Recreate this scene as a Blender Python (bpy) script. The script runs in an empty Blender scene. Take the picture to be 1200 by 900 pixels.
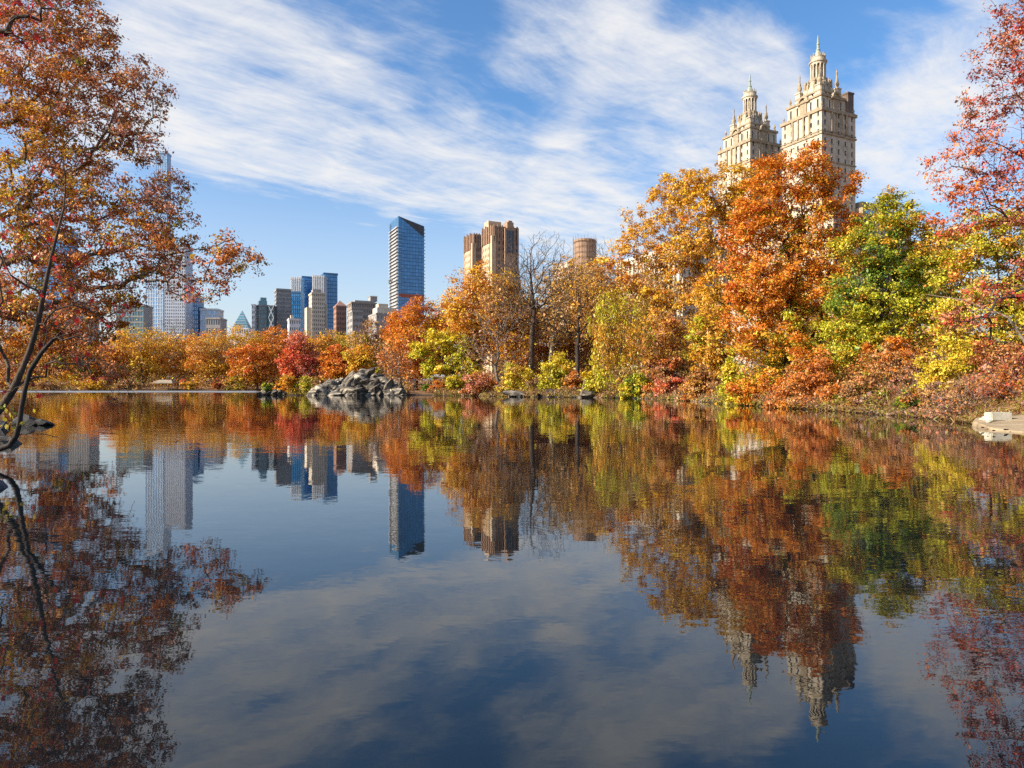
import bpy, math, random
import numpy as np
from mathutils import Vector, Matrix

sc = bpy.context.scene
COL = sc.collection
R = math.radians

# ------------------------------------------------------------------ camera
F, HX, HY, CAMZ = 800.0, 600.0, 453.0, 1.4      # focal length, principal column, horizon row, eye height
cam = bpy.data.cameras.new('camera'); cam_ob = bpy.data.objects.new('camera', cam); COL.objects.link(cam_ob)
cam.sensor_width = 36.0; cam.lens = 24.0
cam.clip_start = 0.05; cam.clip_end = 20000
cam.shift_y = 3.0 / 1200.0
cam_ob.location = (0, 0, CAMZ); cam_ob.rotation_euler = (R(90), 0, 0)
sc.camera = cam_ob

def PX(px, D): return (px - HX) / F * D
def PZ(py, D): return CAMZ + (HY - py) / F * D
def P(px, py, D): return (PX(px, D), D, PZ(py, D))

# ------------------------------------------------------------------ light
SUN_AZ, SUN_EL = R(-112), R(29)          # azimuth clockwise from the view direction (+Y)
sun_dir = Vector((math.sin(SUN_AZ) * math.cos(SUN_EL), math.cos(SUN_AZ) * math.cos(SUN_EL), math.sin(SUN_EL)))
sl = bpy.data.lights.new('sun', 'SUN'); sl.energy = 4.2; sl.angle = R(0.53); sl.color = (1.0, 0.9, 0.76)
so = bpy.data.objects.new('sun', sl); COL.objects.link(so)
so.rotation_euler = (-sun_dir).to_track_quat('-Z', 'Y').to_euler()
so.location = (-60, -30, 80)

SKY_STRENGTH = 0.14
world = bpy.data.worlds.new('World'); sc.world = world; world.use_nodes = True
wt = world.node_tree; wt.nodes.clear()
def wn(t, **k):
    n = wt.nodes.new(t)
    for a, b in k.items(): setattr(n, a, b)
    return n
def wl(a, b): wt.links.new(a, b)
def wmath(op, a, b=None, c=None):
    n = wn('ShaderNodeMath', operation=op)
    for i, v in enumerate((a, b, c)):
        if v is None: continue
        if isinstance(v, (int, float)): n.inputs[i].default_value = v
        else: wl(v, n.inputs[i])
    return n.outputs[0]
sky = wn('ShaderNodeTexSky', sky_type='NISHITA', sun_disc=False)
sky.sun_elevation = SUN_EL; sky.sun_rotation = SUN_AZ
sky.air_density = 1.0; sky.dust_density = 2.2; sky.ozone_density = 3.2; sky.altitude = 50
tc = wn('ShaderNodeTexCoord')
dirv = tc.outputs['Generated']
sep = wn('ShaderNodeSeparateXYZ'); wl(dirv, sep.inputs[0])
zc = wmath('MAXIMUM', sep.outputs[2], 0.03)
comb = wn('ShaderNodeCombineXYZ')
wl(wmath('DIVIDE', sep.outputs[0], zc), comb.inputs[0]); wl(wmath('DIVIDE', sep.outputs[1], zc), comb.inputs[1])
# clouds lie on a high flat deck: streaks run along one wind direction
wrp = wn('ShaderNodeTexNoise'); wrp.inputs['Scale'].default_value = .7; wrp.inputs['Detail'].default_value = 3
wl(comb.outputs[0], wrp.inputs['Vector'])
wa = wn('ShaderNodeVectorMath', operation='MULTIPLY_ADD')
wl(wrp.outputs['Color'], wa.inputs[0]); wa.inputs[1].default_value = (0.55, 0.55, 0); wl(comb.outputs[0], wa.inputs[2])
def streak(angle, sx, sy, scale, detail, rough, dist=0.0, off=(0, 0, 0)):
    m0 = wn('ShaderNodeMapping'); m0.inputs['Rotation'].default_value = (0, 0, -angle)
    wl(wa.outputs[0], m0.inputs['Vector'])
    m = wn('ShaderNodeMapping'); m.inputs['Scale'].default_value = (sx, sy, 1); m.inputs['Location'].default_value = off
    wl(m0.outputs[0], m.inputs['Vector'])
    n = wn('ShaderNodeTexNoise'); n.inputs['Scale'].default_value = scale; n.inputs['Detail'].default_value = detail
    n.inputs['Roughness'].default_value = rough; n.inputs['Distortion'].default_value = dist
    wl(m.outputs[0], n.inputs['Vector'])
    return n.outputs['Fac']
n1 = streak(R(48), 0.5, 2.1, 1.5, 12, 0.70, 0.1)
n2 = streak(R(38), 0.8, 2.0, 3.6, 9, 0.7, 0.3, (3, 1, 0))
lowf = wn('ShaderNodeTexNoise'); lowf.inputs['Scale'].default_value = 0.9; lowf.inputs['Detail'].default_value = 2; wl(comb.outputs[0], lowf.inputs['Vector'])
puff = wn('ShaderNodeTexNoise'); puff.inputs['Scale'].default_value = 4.2; puff.inputs['Detail'].default_value = 9; puff.inputs['Roughness'].default_value = .62; puff.inputs['Distortion'].default_value = .5; wl(comb.outputs[0], puff.inputs['Vector'])
nz = wmath('ADD', wmath('ADD', wmath('MULTIPLY', n1, 0.5), wmath('MULTIPLY', n2, 0.22)), wmath('MULTIPLY', puff.outputs['Fac'], 0.3))
nz = wmath('ADD', nz, wmath('MULTIPLY', wmath('SUBTRACT', lowf.outputs['Fac'], 0.5), 0.22))
caps = [(140, 40, 150, .55), (220, 120, 150, .75), (330, 170, 130, .8), (450, 215, 115, .65), (560, 245, 110, .6), (650, 245, 100, .7), (735, 228, 110, .6),
        (420, 90, 160, .55), (560, 75, 120, .25), (690, 50, 110, .6), (790, 85, 110, .7), (865, 85, 80, .8), (925, 105, 60, .6),
        (840, 190, 110, .5), (1040, 190, 80, .35), (1140, 60, 130, .75), (1090, 20, 80, .35), (1070, 150, 90, .4), (1040, 250, 80, .3), (600, 170, 110, .3),
        (300, 300, 150, -.9), (430, 320, 120, -.8), (1010, 40, 80, -.8), (735, 165, 60, -.4), (850, 10, 70, -.7), (230, 330, 150, -.6), (1110, 260, 80, -.2), (40, 250, 120, .2), (560, 330, 110, -.6), (650, 160, 80, -.5), (770, 160, 70, -.5), (500, 15, 90, -.35), (330, 45, 70, -.3), (480, 140, 60, -.4), (960, 240, 90, -.3), (560, 150, 70, -.35), (600, 20, 80, -.3), (300, 165, 70, .3), (440, 225, 60, .3), (660, 245, 60, .35), (860, 95, 60, .4), (200, 90, 60, .2)]
cov = None
for (cx, cy, r, w) in caps:
    v = Vector(((cx - HX) / F, 1, (HY - cy) / F)).normalized()
    d = wn('ShaderNodeVectorMath', operation='DOT_PRODUCT'); wl(dirv, d.inputs[0]); d.inputs[1].default_value = v
    mr = wn('ShaderNodeMapRange', interpolation_type='SMOOTHSTEP')
    mr.inputs['From Min'].default_value = math.cos(math.atan(1.25 * r / F)); mr.inputs['From Max'].default_value = 1.0
    mr.inputs['To Max'].default_value = w
    wl(d.outputs['Value'], mr.inputs['Value'])
    cov = mr.outputs[0] if cov is None else wmath('ADD', cov, mr.outputs[0])
big = wmath('ADD', nz, wmath('MULTIPLY', wmath('MINIMUM', cov, 1.05), 0.25))
cl = wn('ShaderNodeMapRange', interpolation_type='SMOOTHSTEP'); wl(big, cl.inputs['Value'])
cl.inputs['From Min'].default_value = 0.52; cl.inputs['From Max'].default_value = 0.92
cl.inputs['To Max'].default_value = 1.0
mask = cl.outputs[0]
hor = wn('ShaderNodeMapRange', interpolation_type='SMOOTHSTEP'); wl(sep.outputs[2], hor.inputs['Value'])
hor.inputs['From Min'].default_value = 0.03; hor.inputs['From Max'].default_value = 0.2
mask = wmath('MULTIPLY', mask, hor.outputs[0])
veil = wn('ShaderNodeMapRange', interpolation_type='SMOOTHSTEP'); wl(sep.outputs[2], veil.inputs['Value'])      # thin milky air low over the city
veil.inputs['From Min'].default_value = 0.0; veil.inputs['From Max'].default_value = 0.38; veil.inputs['To Min'].default_value = 0.46; veil.inputs['To Max'].default_value = 0.0
mask = wmath('MAXIMUM', mask, veil.outputs[0])
hs = wn('ShaderNodeHueSaturation'); wl(sky.outputs[0], hs.inputs['Color']); hs.inputs['Saturation'].default_value = 1.2; hs.inputs['Value'].default_value = 0.86
mixc = wn('ShaderNodeMix', data_type='RGBA'); wl(mask, mixc.inputs['Factor'])
wl(hs.outputs[0], mixc.inputs['A']); CLOUD = 0.46 / SKY_STRENGTH
mixc.inputs['B'].default_value = (CLOUD, CLOUD * 1.0, CLOUD * 1.01, 1)
bg = wn('ShaderNodeBackground'); bg.inputs['Strength'].default_value = SKY_STRENGTH
wl(mixc.outputs['Result'], bg.inputs['Color'])
wo = wn('ShaderNodeOutputWorld'); wl(bg.outputs[0], wo.inputs['Surface'])

sc.view_settings.view_transform = 'Standard'; sc.view_settings.look = 'None'
sc.view_settings.exposure = 0.97; sc.view_settings.gamma = 1.0
sc.cycles.max_bounces = 6; sc.cycles.diffuse_bounces = 3; sc.cycles.glossy_bounces = 3; sc.cycles.transmission_bounces = 4
sc.cycles.use_denoising = False
sc.cycles.caustics_reflective = False; sc.cycles.caustics_refractive = False

# ------------------------------------------------------------------ helpers
def tag(o, label=None, cat=None, group=None, kind=None):
    if label: o['label'] = label
    if cat: o['category'] = cat
    if group: o['group'] = group
    if kind: o['kind'] = kind
    return o
def empty(name, loc=(0, 0, 0), rz=0.0):
    o = bpy.data.objects.new(name, None); COL.objects.link(o)
    o.location = loc; o.rotation_euler = (0, 0, rz); o.empty_display_size = 0.3
    return o
def link(name, me, parent=None):
    o = bpy.data.objects.new(name, me); COL.objects.link(o)
    if parent is not None: o.parent = parent
    return o
def np_mesh(name, V, Fc, mat, nper=4, smooth=False, col=None):
    """V (n,3), Fc (m,nper) -> mesh"""
    me = bpy.data.meshes.new(name)
    V = np.asarray(V, np.float32); Fc = np.asarray(Fc, np.int32)
    me.vertices.add(len(V)); me.vertices.foreach_set('co', V.ravel())
    me.loops.add(Fc.size); me.loops.foreach_set('vertex_index', Fc.ravel())
    me.polygons.add(len(Fc)); me.polygons.foreach_set('loop_start', np.arange(0, Fc.size, nper, dtype=np.int32))
    me.update(calc_edges=True)
    if smooth: me.polygons.foreach_set('use_smooth', np.ones(len(Fc), bool))
    if col is not None:
        a = me.attributes.new('tint', 'FLOAT_COLOR', 'FACE')
        c4 = np.ones((len(Fc), 4), np.float32); c4[:, :3] = col
        a.data.foreach_set('color', c4.ravel())
    if mat is not None: me.materials.append(mat)
    return me

class MB:
    """collects polygons and links them as one mesh object"""
    def __init__(s): s.v = []; s.f = []; s.m = []
    def poly(s, pts, mi=0):
        n = len(s.v); s.v += [tuple(p) for p in pts]; s.f.append(tuple(range(n, n + len(pts)))); s.m.append(mi)
    def box(s, a, b, mi=0):
        x0, y0, z0 = a; x1, y1, z1 = b
        n = len(s.v)
        s.v += [(x0, y0, z0), (x1, y0, z0), (x1, y1, z0), (x0, y1, z0), (x0, y0, z1), (x1, y0, z1), (x1, y1, z1), (x0, y1, z1)]
        for q in ((0, 3, 2, 1), (4, 5, 6, 7), (0, 1, 5, 4), (1, 2, 6, 5), (2, 3, 7, 6), (3, 0, 4, 7)):
            s.f.append(tuple(n + i for i in q)); s.m.append(mi)
    def frustum(s, c, w0, d0, z0, w1, d1, z1, mi=0):
        n = len(s.v); x, y = c
        for (w, d, z) in ((w0, d0, z0), (w1, d1, z1)):
            s.v += [(x - w, y - d, z), (x + w, y - d, z), (x + w, y + d, z), (x - w, y + d, z)]
        for q in ((0, 3, 2, 1), (4, 5, 6, 7), (0, 1, 5, 4), (1, 2, 6, 5), (2, 3, 7, 6), (3, 0, 4, 7)):
            s.f.append(tuple(n + i for i in q)); s.m.append(mi)
    def lathe(s, c, prof, k=16, mi=0):
        n = len(s.v); x, y = c
        for (r, z) in prof:
            for i in range(k):
                a = 2 * math.pi * i / k; s.v.append((x + r * math.cos(a), y + r * math.sin(a), z))
        for j in range(len(prof) - 1):
            for i in range(k):
                a = n + j * k + i; b = n + j * k + (i + 1) % k
                s.f.append((a, b, b + k, a + k)); s.m.append(mi)
        s.f.append(tuple(n + (len(prof) - 1) * k + i for i in range(k))); s.m.append(mi)
        s.f.append(tuple(n + i for i in reversed(range(k)))); s.m.append(mi)
    def bar(s, p, q, r, k=5, r2=None, mi=0):
        p = Vector(p); q = Vector(q); d = (q - p).normalized(); r2 = r if r2 is None else r2
        u = d.orthogonal().normalized(); w = d.cross(u); n = len(s.v)
        for (c, rr) in ((p, r), (q, r2)):
            for i in range(k):
                a = 2 * math.pi * i / k; s.v.append(tuple(c + (u * math.cos(a) + w * math.sin(a)) * rr))
        for i in range(k):
            a = n + i; b = n + (i + 1) % k; s.f.append((a, b, b + k, a + k)); s.m.append(mi)
        s.f.append(tuple(n + k + i for i in range(k))); s.m.append(mi)
        s.f.append(tuple(n + i for i in reversed(range(k)))); s.m.append(mi)
    def build(s, name, mats, parent=None, smooth=False):
        me = bpy.data.meshes.new(name); me.from_pydata(s.v, [], s.f)
        for m in (mats if isinstance(mats, (list, tuple)) else [mats]): me.materials.append(m)
        me.polygons.foreach_set('material_index', s.m)
        if smooth: me.polygons.foreach_set('use_smooth', [True] * len(s.f))
        me.update()
        return link(name, me, parent)

# ------------------------------------------------------------------ materials
def new_mat(name):
    m = bpy.data.materials.new(name); m.use_nodes = True
    return m, m.node_tree, m.node_tree.nodes['Principled BSDF']
def solid(name, c1, c2=None, scale=1.0, rough=0.8, bump=0.0, bscale=None, stretch=(1, 1, 1), detail=6, spec=0.3, metal=0.0, c3=None, ior=None):
    m, t, b = new_mat(name)
    c2 = c2 or tuple(min(1, x * 1.3) for x in c1)
    tcn = t.nodes.new('ShaderNodeTexCoord'); mp = t.nodes.new('ShaderNodeMapping'); mp.inputs['Scale'].default_value = stretch
    t.links.new(tcn.outputs['Object'], mp.inputs['Vector'])
    n = t.nodes.new('ShaderNodeTexNoise'); n.inputs['Scale'].default_value = scale; n.inputs['Detail'].default_value = detail; n.inputs['Roughness'].default_value = 0.65
    t.links.new(mp.outputs[0], n.inputs['Vector'])
    r = t.nodes.new('ShaderNodeValToRGB'); r.color_ramp.elements[0].position = 0.33; r.color_ramp.elements[1].position = 0.67
    r.color_ramp.elements[0].color = (*c1, 1); r.color_ramp.elements[1].color = (*c2, 1)
    if c3: e = r.color_ramp.elements.new(0.5); e.color = (*c3, 1)
    t.links.new(n.outputs['Fac'], r.inputs['Fac']); t.links.new(r.outputs['Color'], b.inputs['Base Color'])
    b.inputs['Roughness'].default_value = rough; b.inputs['Specular IOR Level'].default_value = spec; b.inputs['Metallic'].default_value = metal
    if ior: b.inputs['IOR'].default_value = ior
    if bump:
        n2 = t.nodes.new('ShaderNodeTexNoise'); n2.inputs['Scale'].default_value = bscale or scale * 4; n2.inputs['Detail'].default_value = 8
        t.links.new(mp.outputs[0], n2.inputs['Vector'])
        bp = t.nodes.new('ShaderNodeBump'); bp.inputs['Distance'].default_value = bump; bp.inputs['Strength'].default_value = 1.0
        t.links.new(n2.outputs['Fac'], bp.inputs['Height']); t.links.new(bp.outputs[0], b.inputs['Normal'])
    return m
def glass(name, c, rough=0.08, vary=0.35, spec=1.0, metal=0.0, ior=1.9):
    """window glass: each pane its own tone"""
    m, t, b = new_mat(name)
    g = t.nodes.new('ShaderNodeNewGeometry')
    r = t.nodes.new('ShaderNodeValToRGB')
    r.color_ramp.elements[0].color = (*[x * (1 - vary) for x in c], 1); r.color_ramp.elements[1].color = (*[min(1, x * (1 + vary)) for x in c], 1)
    t.links.new(g.outputs['Random Per Island'], r.inputs['Fac']); t.links.new(r.outputs['Color'], b.inputs['Base Color'])
    b.inputs['Roughness'].default_value = rough; b.inputs['IOR'].default_value = ior; b.inputs['Metallic'].default_value = metal
    b.inputs['Specular IOR Level'].default_value = 0.5
    return m
def leaf_mat(name, trans=0.35):
    m = bpy.data.materials.new(name); m.use_nodes = True; t = m.node_tree; t.nodes.clear()
    a = t.nodes.new('ShaderNodeAttribute'); a.attribute_name = 'tint'
    d = t.nodes.new('ShaderNodeBsdfDiffuse'); tr = t.nodes.new('ShaderNodeBsdfTranslucent')
    gl = t.nodes.new('ShaderNodeBsdfGlossy'); gl.inputs['Roughness'].default_value = 0.45
    mx = t.nodes.new('ShaderNodeMixShader'); mx.inputs[0].default_value = trans
    m2 = t.nodes.new('ShaderNodeMixShader'); m2.inputs[0].default_value = 0.03
    o = t.nodes.new('ShaderNodeOutputMaterial')
    for n in (d, tr): t.links.new(a.outputs['Color'], n.inputs['Color'])
    t.links.new(d.outputs[0], mx.inputs[1]); t.links.new(tr.outputs[0], mx.inputs[2])
    t.links.new(mx.outputs[0], m2.inputs[1]); t.links.new(gl.outputs[0], m2.inputs[2]); t.links.new(m2.outputs[0], o.inputs['Surface'])
    return m
LEAF = leaf_mat('autumn_leaf', 0.28)
BARK = {
    'brown': solid('bark_brown', (0.045, 0.03, 0.02), (0.12, 0.085, 0.06), 3.0, 0.9, 0.02, 14, (1, 1, .25)),
    'grey': solid('bark_grey', (0.09, 0.075, 0.06), (0.2, 0.17, 0.14), 3.0, 0.9, 0.02, 14, (1, 1, .25)),
    'dark': solid('bark_dark', (0.018, 0.013, 0.01), (0.06, 0.045, 0.035), 5.0, 0.85, 0.01, 30, (1, 1, .25)),
    'pale': solid('bark_pale', (0.22, 0.19, 0.14), (0.55, 0.5, 0.4), 1.2, 0.85, 0.01, 8, (1, 1, .5)),
    'pink': solid('bark_twig', (0.14, 0.09, 0.065), (0.3, 0.21, 0.15), 2.0, 0.85, 0.0),
}
ROCK = solid('schist', (0.016, 0.014, 0.012), (0.5, 0.42, 0.3), 1.5, 0.85, 0.12, 3.5, (1, 1, 2.2), 9, c3=(0.13, 0.11, 0.085))
ROCKD = solid('dark_wet_rock', (0.01, 0.01, 0.01), (0.045, 0.042, 0.038), 2.0, 0.6, 0.05, 8, (1, 1, 2), 8)
SLAB = solid('pale_rock', (0.25, 0.18, 0.1), (0.42, 0.32, 0.19), 1.3, 0.85, 0.02, 9, detail=10)
WHITE = solid('white_stone', (0.42, 0.38, 0.28), (0.6, 0.55, 0.43), 3.0, 0.8, 0.01, 20)

# ------------------------------------------------------------------ lake outline, ground, water
shore = [(3, -1.2), (8, 3), (12, 10), (14.6, 16), (15.6, 19.5), (17.0, 24), (18.0, 27), (18.7, 30), (18.6, 34), (18.5, 41.5), (17.8, 47), (17.4, 53), (17.6, 62),
         (17.5, 70), (15.4, 80), (10.9, 86), (0.2, 93), (-7, 103), (-17, 111), (-19, 109.5), (-24, 107), (-33, 107.5), (-37, 109), (-41, 111), (-40, 116), (-30, 122), (-14, 135), (-10, 160),
         (-25, 195), (-40, 240), (-85, 246), (-130, 243), (-175, 246), (-230, 240), (-262, 215), (-235, 170), (-150, 110), (-95, 75), (-62, 52), (-40, 38), (-22, 27.5), (-19, 24), (-15, 18),
         (-11.6, 14), (-9.2, 11.2), (-7.4, 9.0), (-4.5, 5), (-2.5, 1), (0, -1.2)]
SH = np.array(shore, float)
def sdist(x, y):
    """signed distance to the lake edge, positive on land"""
    p = np.stack([np.asarray(x, float).ravel(), np.asarray(y, float).ravel()], 1)
    A = SH; B = np.roll(SH, -1, 0)
    best = np.full(len(p), 1e18); ins = np.zeros(len(p), bool)
    for a, b in zip(A, B):
        ab = b - a; t = np.clip(((p - a) @ ab) / (ab @ ab), 0, 1)
        q = p - (a + t[:, None] * ab); best = np.minimum(best, (q * q).sum(1))
        c = (a[1] > p[:, 1]) != (b[1] > p[:, 1])
        with np.errstate(divide='ignore', invalid='ignore'):
            xi = a[0] + (p[:, 1] - a[1]) / (b[1] - a[1]) * (b[0] - a[0])
        ins ^= c & (p[:, 0] < xi)
    return np.where(ins, -1, 1) * np.sqrt(best)
def ground_z(x, y):
    x = np.asarray(x, float); y = np.asarray(y, float)
    d = sdist(x, y).reshape(x.shape)
    wob = 0.5 * np.sin(x * 0.9 + 1.3 * np.sin(y * 0.37)) * np.cos(y * 0.8) * np.clip(np.hypot(x, y) / 60, 0.15, 1.0)
    d2 = d + wob
    z = np.where(d2 < 0, np.maximum(-1.3, d2 * 0.35), 0.22 * np.clip(d2 / 0.7, 0, 1) + 4.2 * (1 - np.exp(-np.maximum(d2 - 4, 0) / 32)))
    z = z + np.where(d2 > 1, 0.10 * np.sin(x * 0.7) * np.sin(y * 0.55 + 1) + 0.06 * np.sin(x * 1.9 + y * 1.3), 0)
    return z
def gz(x, y): return float(ground_z(np.array([x]), np.array([y]))[0])

rad = np.concatenate([[0.02], np.geomspace(0.6, 9000, 250)])
ang = np.concatenate([np.linspace(-50, 50, 261)[:-1], np.linspace(50, 310, 90)[:-1]]) * math.pi / 180
RR, AA = np.meshgrid(rad, ang, indexing='ij')
gx = RR * np.sin(AA); gy = RR * np.cos(AA); gzv = ground_z(gx, gy)
nr, na = RR.shape
ii, jj = np.meshgrid(np.arange(nr - 1), np.arange(na), indexing='ij')
i0 = ii * na + jj; i1 = ii * na + (jj + 1) % na
gf = np.stack([i0, i0 + na, i1 + na, i1], -1).reshape(-1, 4)[:, ::-1]
GROUND = solid('leaf_litter', (0.09, 0.05, 0.025), (0.32, 0.17, 0.07), 0.8, 0.95, 0.05, 6, detail=10, c3=(0.18, 0.095, 0.04))
t = GROUND.node_tree; b = t.nodes['Principled BSDF']; src = b.inputs['Base Color'].links[0].from_socket
gg = t.nodes.new('ShaderNodeNewGeometry'); gs = t.nodes.new('ShaderNodeSeparateXYZ'); t.links.new(gg.outputs['Position'], gs.inputs[0])
gr = t.nodes.new('ShaderNodeMapRange'); gr.inputs['From Min'].default_value = .1; gr.inputs['From Max'].default_value = .24; t.links.new(gs.outputs[2], gr.inputs['Value'])
gm = t.nodes.new('ShaderNodeMix'); gm.data_type = 'RGBA'; gm.inputs['A'].default_value = (.035, .024, .016, 1); t.links.new(gr.outputs[0], gm.inputs['Factor']); t.links.new(src, gm.inputs['B']); t.links.new(gm.outputs['Result'], b.inputs['Base Color'])
g = link('ground', np_mesh('ground', np.stack([gx, gy, gzv], -1).reshape(-1, 3), gf, GROUND, 4, True)); tag(g, kind='structure')

m, t, b = new_mat('lake_water')
b.inputs['Base Color'].default_value = (0.006, 0.008, 0.008, 1); b.inputs['Roughness'].default_value = 0.0; b.inputs['IOR'].default_value = 1.62
geo = t.nodes.new('ShaderNodeNewGeometry'); pos = geo.outputs['Position']
def wnoise(scale, sx, sy, rot, detail=3, rough=0.55, dist=0.0):
    mp = t.nodes.new('ShaderNodeMapping'); mp.inputs['Scale'].default_value = (sx, sy, 1); mp.inputs['Rotation'].default_value = (0, 0, rot)
    t.links.new(pos, mp.inputs['Vector'])
    n = t.nodes.new('ShaderNodeTexNoise'); n.inputs['Scale'].default_value = scale; n.inputs['Detail'].default_value = detail; n.inputs['Roughness'].default_value = rough
    n.inputs['Distortion'].default_value = dist
    t.links.new(mp.outputs[0], n.inputs['Vector']); return n.outputs['Fac']
def tm(op, a, b_=None):
    n = t.nodes.new('ShaderNodeMath'); n.operation = op
    for i, v in enumerate((a, b_)):
        if v is None: continue
        if isinstance(v, (int, float)): n.inputs[i].default_value = v
        else: t.links.new(v, n.inputs[i])
    return n.outputs[0]
def trange(v, a, b_, c=0.0, d=1.0):
    n = t.nodes.new('ShaderNodeMapRange'); n.interpolation_type = 'SMOOTHSTEP'
    for k, val in (('From Min', a), ('From Max', b_), ('To Min', c), ('To Max', d)): n.inputs[k].default_value = val
    t.links.new(v, n.inputs['Value']); return n.outputs[0]
calm = trange(wnoise(0.16, 0.5, 1.2, R(10), 3), 0.36, 0.66, 0.45, 1.35)          # calm and ruffled patches
def wslope(scale, sx, sy, rot, gain, detail=2, rough=0.5):
    """tilt of the surface (not height), so that far ripples keep their slope"""
    mp = t.nodes.new('ShaderNodeMapping'); mp.inputs['Scale'].default_value = (sx, sy, 1); mp.inputs['Rotation'].default_value = (0, 0, rot)
    t.links.new(pos, mp.inputs['Vector'])
    n = t.nodes.new('ShaderNodeTexNoise'); n.inputs['Scale'].default_value = scale; n.inputs['Detail'].default_value = detail; n.inputs['Roughness'].default_value = rough
    t.links.new(mp.outputs[0], n.inputs['Vector'])
    v = t.nodes.new('ShaderNodeVectorMath'); v.operation = 'MULTIPLY_ADD'; t.links.new(n.outputs['Color'], v.inputs[0])
    v.inputs[1].default_value = (gain * .6, gain, 0); v.inputs[2].default_value = (-gain * .3, -gain * .5, 0); return v.outputs[0]
def vadd(a, b_):
    v = t.nodes.new('ShaderNodeVectorMath'); v.operation = 'ADD'; t.links.new(a, v.inputs[0]); t.links.new(b_, v.inputs[1]); return v.outputs[0]
slope = vadd(vadd(wslope(0.55, 1, 1.5, R(12), .010), wslope(2.6, .8, 2.0, R(-6), .020)), wslope(12.0, .7, 2.2, R(5), .030, 3, .6))
vs = t.nodes.new('ShaderNodeVectorMath'); vs.operation = 'SCALE'; t.links.new(slope, vs.inputs[0]); t.links.new(calm, vs.inputs['Scale'])
up = t.nodes.new('ShaderNodeVectorMath'); up.operation = 'ADD'; t.links.new(vs.outputs[0], up.inputs[0]); up.inputs[1].default_value = (0, 0, 1)
nrm = t.nodes.new('ShaderNodeVectorMath'); nrm.operation = 'NORMALIZE'; t.links.new(up.outputs[0], nrm.inputs[0]); t.links.new(nrm.outputs[0], b.inputs['Normal'])
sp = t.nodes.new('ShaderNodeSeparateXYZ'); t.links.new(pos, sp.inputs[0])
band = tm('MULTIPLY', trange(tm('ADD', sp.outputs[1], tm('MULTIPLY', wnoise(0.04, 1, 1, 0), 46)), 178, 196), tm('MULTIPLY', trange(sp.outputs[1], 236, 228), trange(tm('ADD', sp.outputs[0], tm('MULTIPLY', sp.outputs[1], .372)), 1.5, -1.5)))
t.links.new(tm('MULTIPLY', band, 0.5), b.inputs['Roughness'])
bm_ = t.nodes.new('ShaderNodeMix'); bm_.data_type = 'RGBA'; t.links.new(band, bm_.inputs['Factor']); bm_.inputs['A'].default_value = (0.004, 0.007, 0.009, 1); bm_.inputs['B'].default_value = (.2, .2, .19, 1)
t.links.new(bm_.outputs['Result'], b.inputs['Base Color'])          # breeze-ruffled strip by the far shore; pale colour stands in for reflected sky
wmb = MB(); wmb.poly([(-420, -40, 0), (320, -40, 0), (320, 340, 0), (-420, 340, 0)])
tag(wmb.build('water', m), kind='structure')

# ------------------------------------------------------------------ buildings
TH = R(25.5)
EX = Vector((math.cos(TH), math.sin(TH), 0)); EY = Vector((-math.sin(TH), math.cos(TH), 0))
def facade(wall, pane, o, u, W, z0, z1, nx, nz, fw, fh, rec=0.3, sill=None, skip=None, base=0.0):
    """wall with nx by nz windows really set back into it; o is the left bottom corner seen from outside, u runs right; returns the outward normal"""
    u = Vector(u); n = Vector((u.y, -u.x, 0)); o = Vector(o)
    def pt(s, z, d=0.0): p = o + u * s - n * d; return (p.x, p.y, z)
    cw = W / nx; ch = (z1 - z0) / nz
    for i in range(nx):
        for j in range(nz):
            a, bb = i * cw, (i + 1) * cw; c, d = z0 + j * ch, z0 + (j + 1) * ch
            if skip and skip(i, j): wall.poly([pt(a, c), pt(bb, c), pt(bb, d), pt(a, d)]); continue
            wa_, wb = a + cw * (1 - fw) / 2, bb - cw * (1 - fw) / 2
            wc, wd = c + ch * (1 - fh) / 2, d - ch * (1 - fh) / 2
            wall.poly([pt(a, c), pt(wa_, c), pt(wa_, d), pt(a, d)]); wall.poly([pt(wb, c), pt(bb, c), pt(bb, d), pt(wb, d)])
            wall.poly([pt(wa_, c), pt(wb, c), pt(wb, wc), pt(wa_, wc)]); wall.poly([pt(wa_, wd), pt(wb, wd), pt(wb, d), pt(wa_, d)])
            wall.poly([pt(wa_, wc), pt(wb, wc), pt(wb, wc, rec), pt(wa_, wc, rec)]); wall.poly([pt(wa_, wd, rec), pt(wb, wd, rec), pt(wb, wd), pt(wa_, wd)])
            wall.poly([pt(wa_, wc), pt(wa_, wc, rec), pt(wa_, wd, rec), pt(wa_, wd)]); wall.poly([pt(wb, wc, rec), pt(wb, wc), pt(wb, wd), pt(wb, wd, rec)])
            if isinstance(pane, list): pane.append((pt((wa_ + wb) / 2, (wc + wd) / 2, rec), wb - wa_, wd - wc, math.atan2(u.y, u.x)))
            else: pane.poly([pt(wa_, wc, rec), pt(wb, wc, rec), pt(wb, wd, rec), pt(wa_, wd, rec)])
            if sill is not None:
                p = pt(wa_ - .1, wc); q = o + u * (wb + .1) + n * 0.15
                sill.poly([pt(wa_ - .1, wc - .18, -.14), pt(wb + .1, wc - .18, -.14), pt(wb + .1, wc, -.14), pt(wa_ - .1, wc, -.14)])
                sill.poly([pt(wa_ - .1, wc, -.14), pt(wb + .1, wc, -.14), pt(wb + .1, wc, 0), pt(wa_ - .1, wc, 0)])
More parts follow.
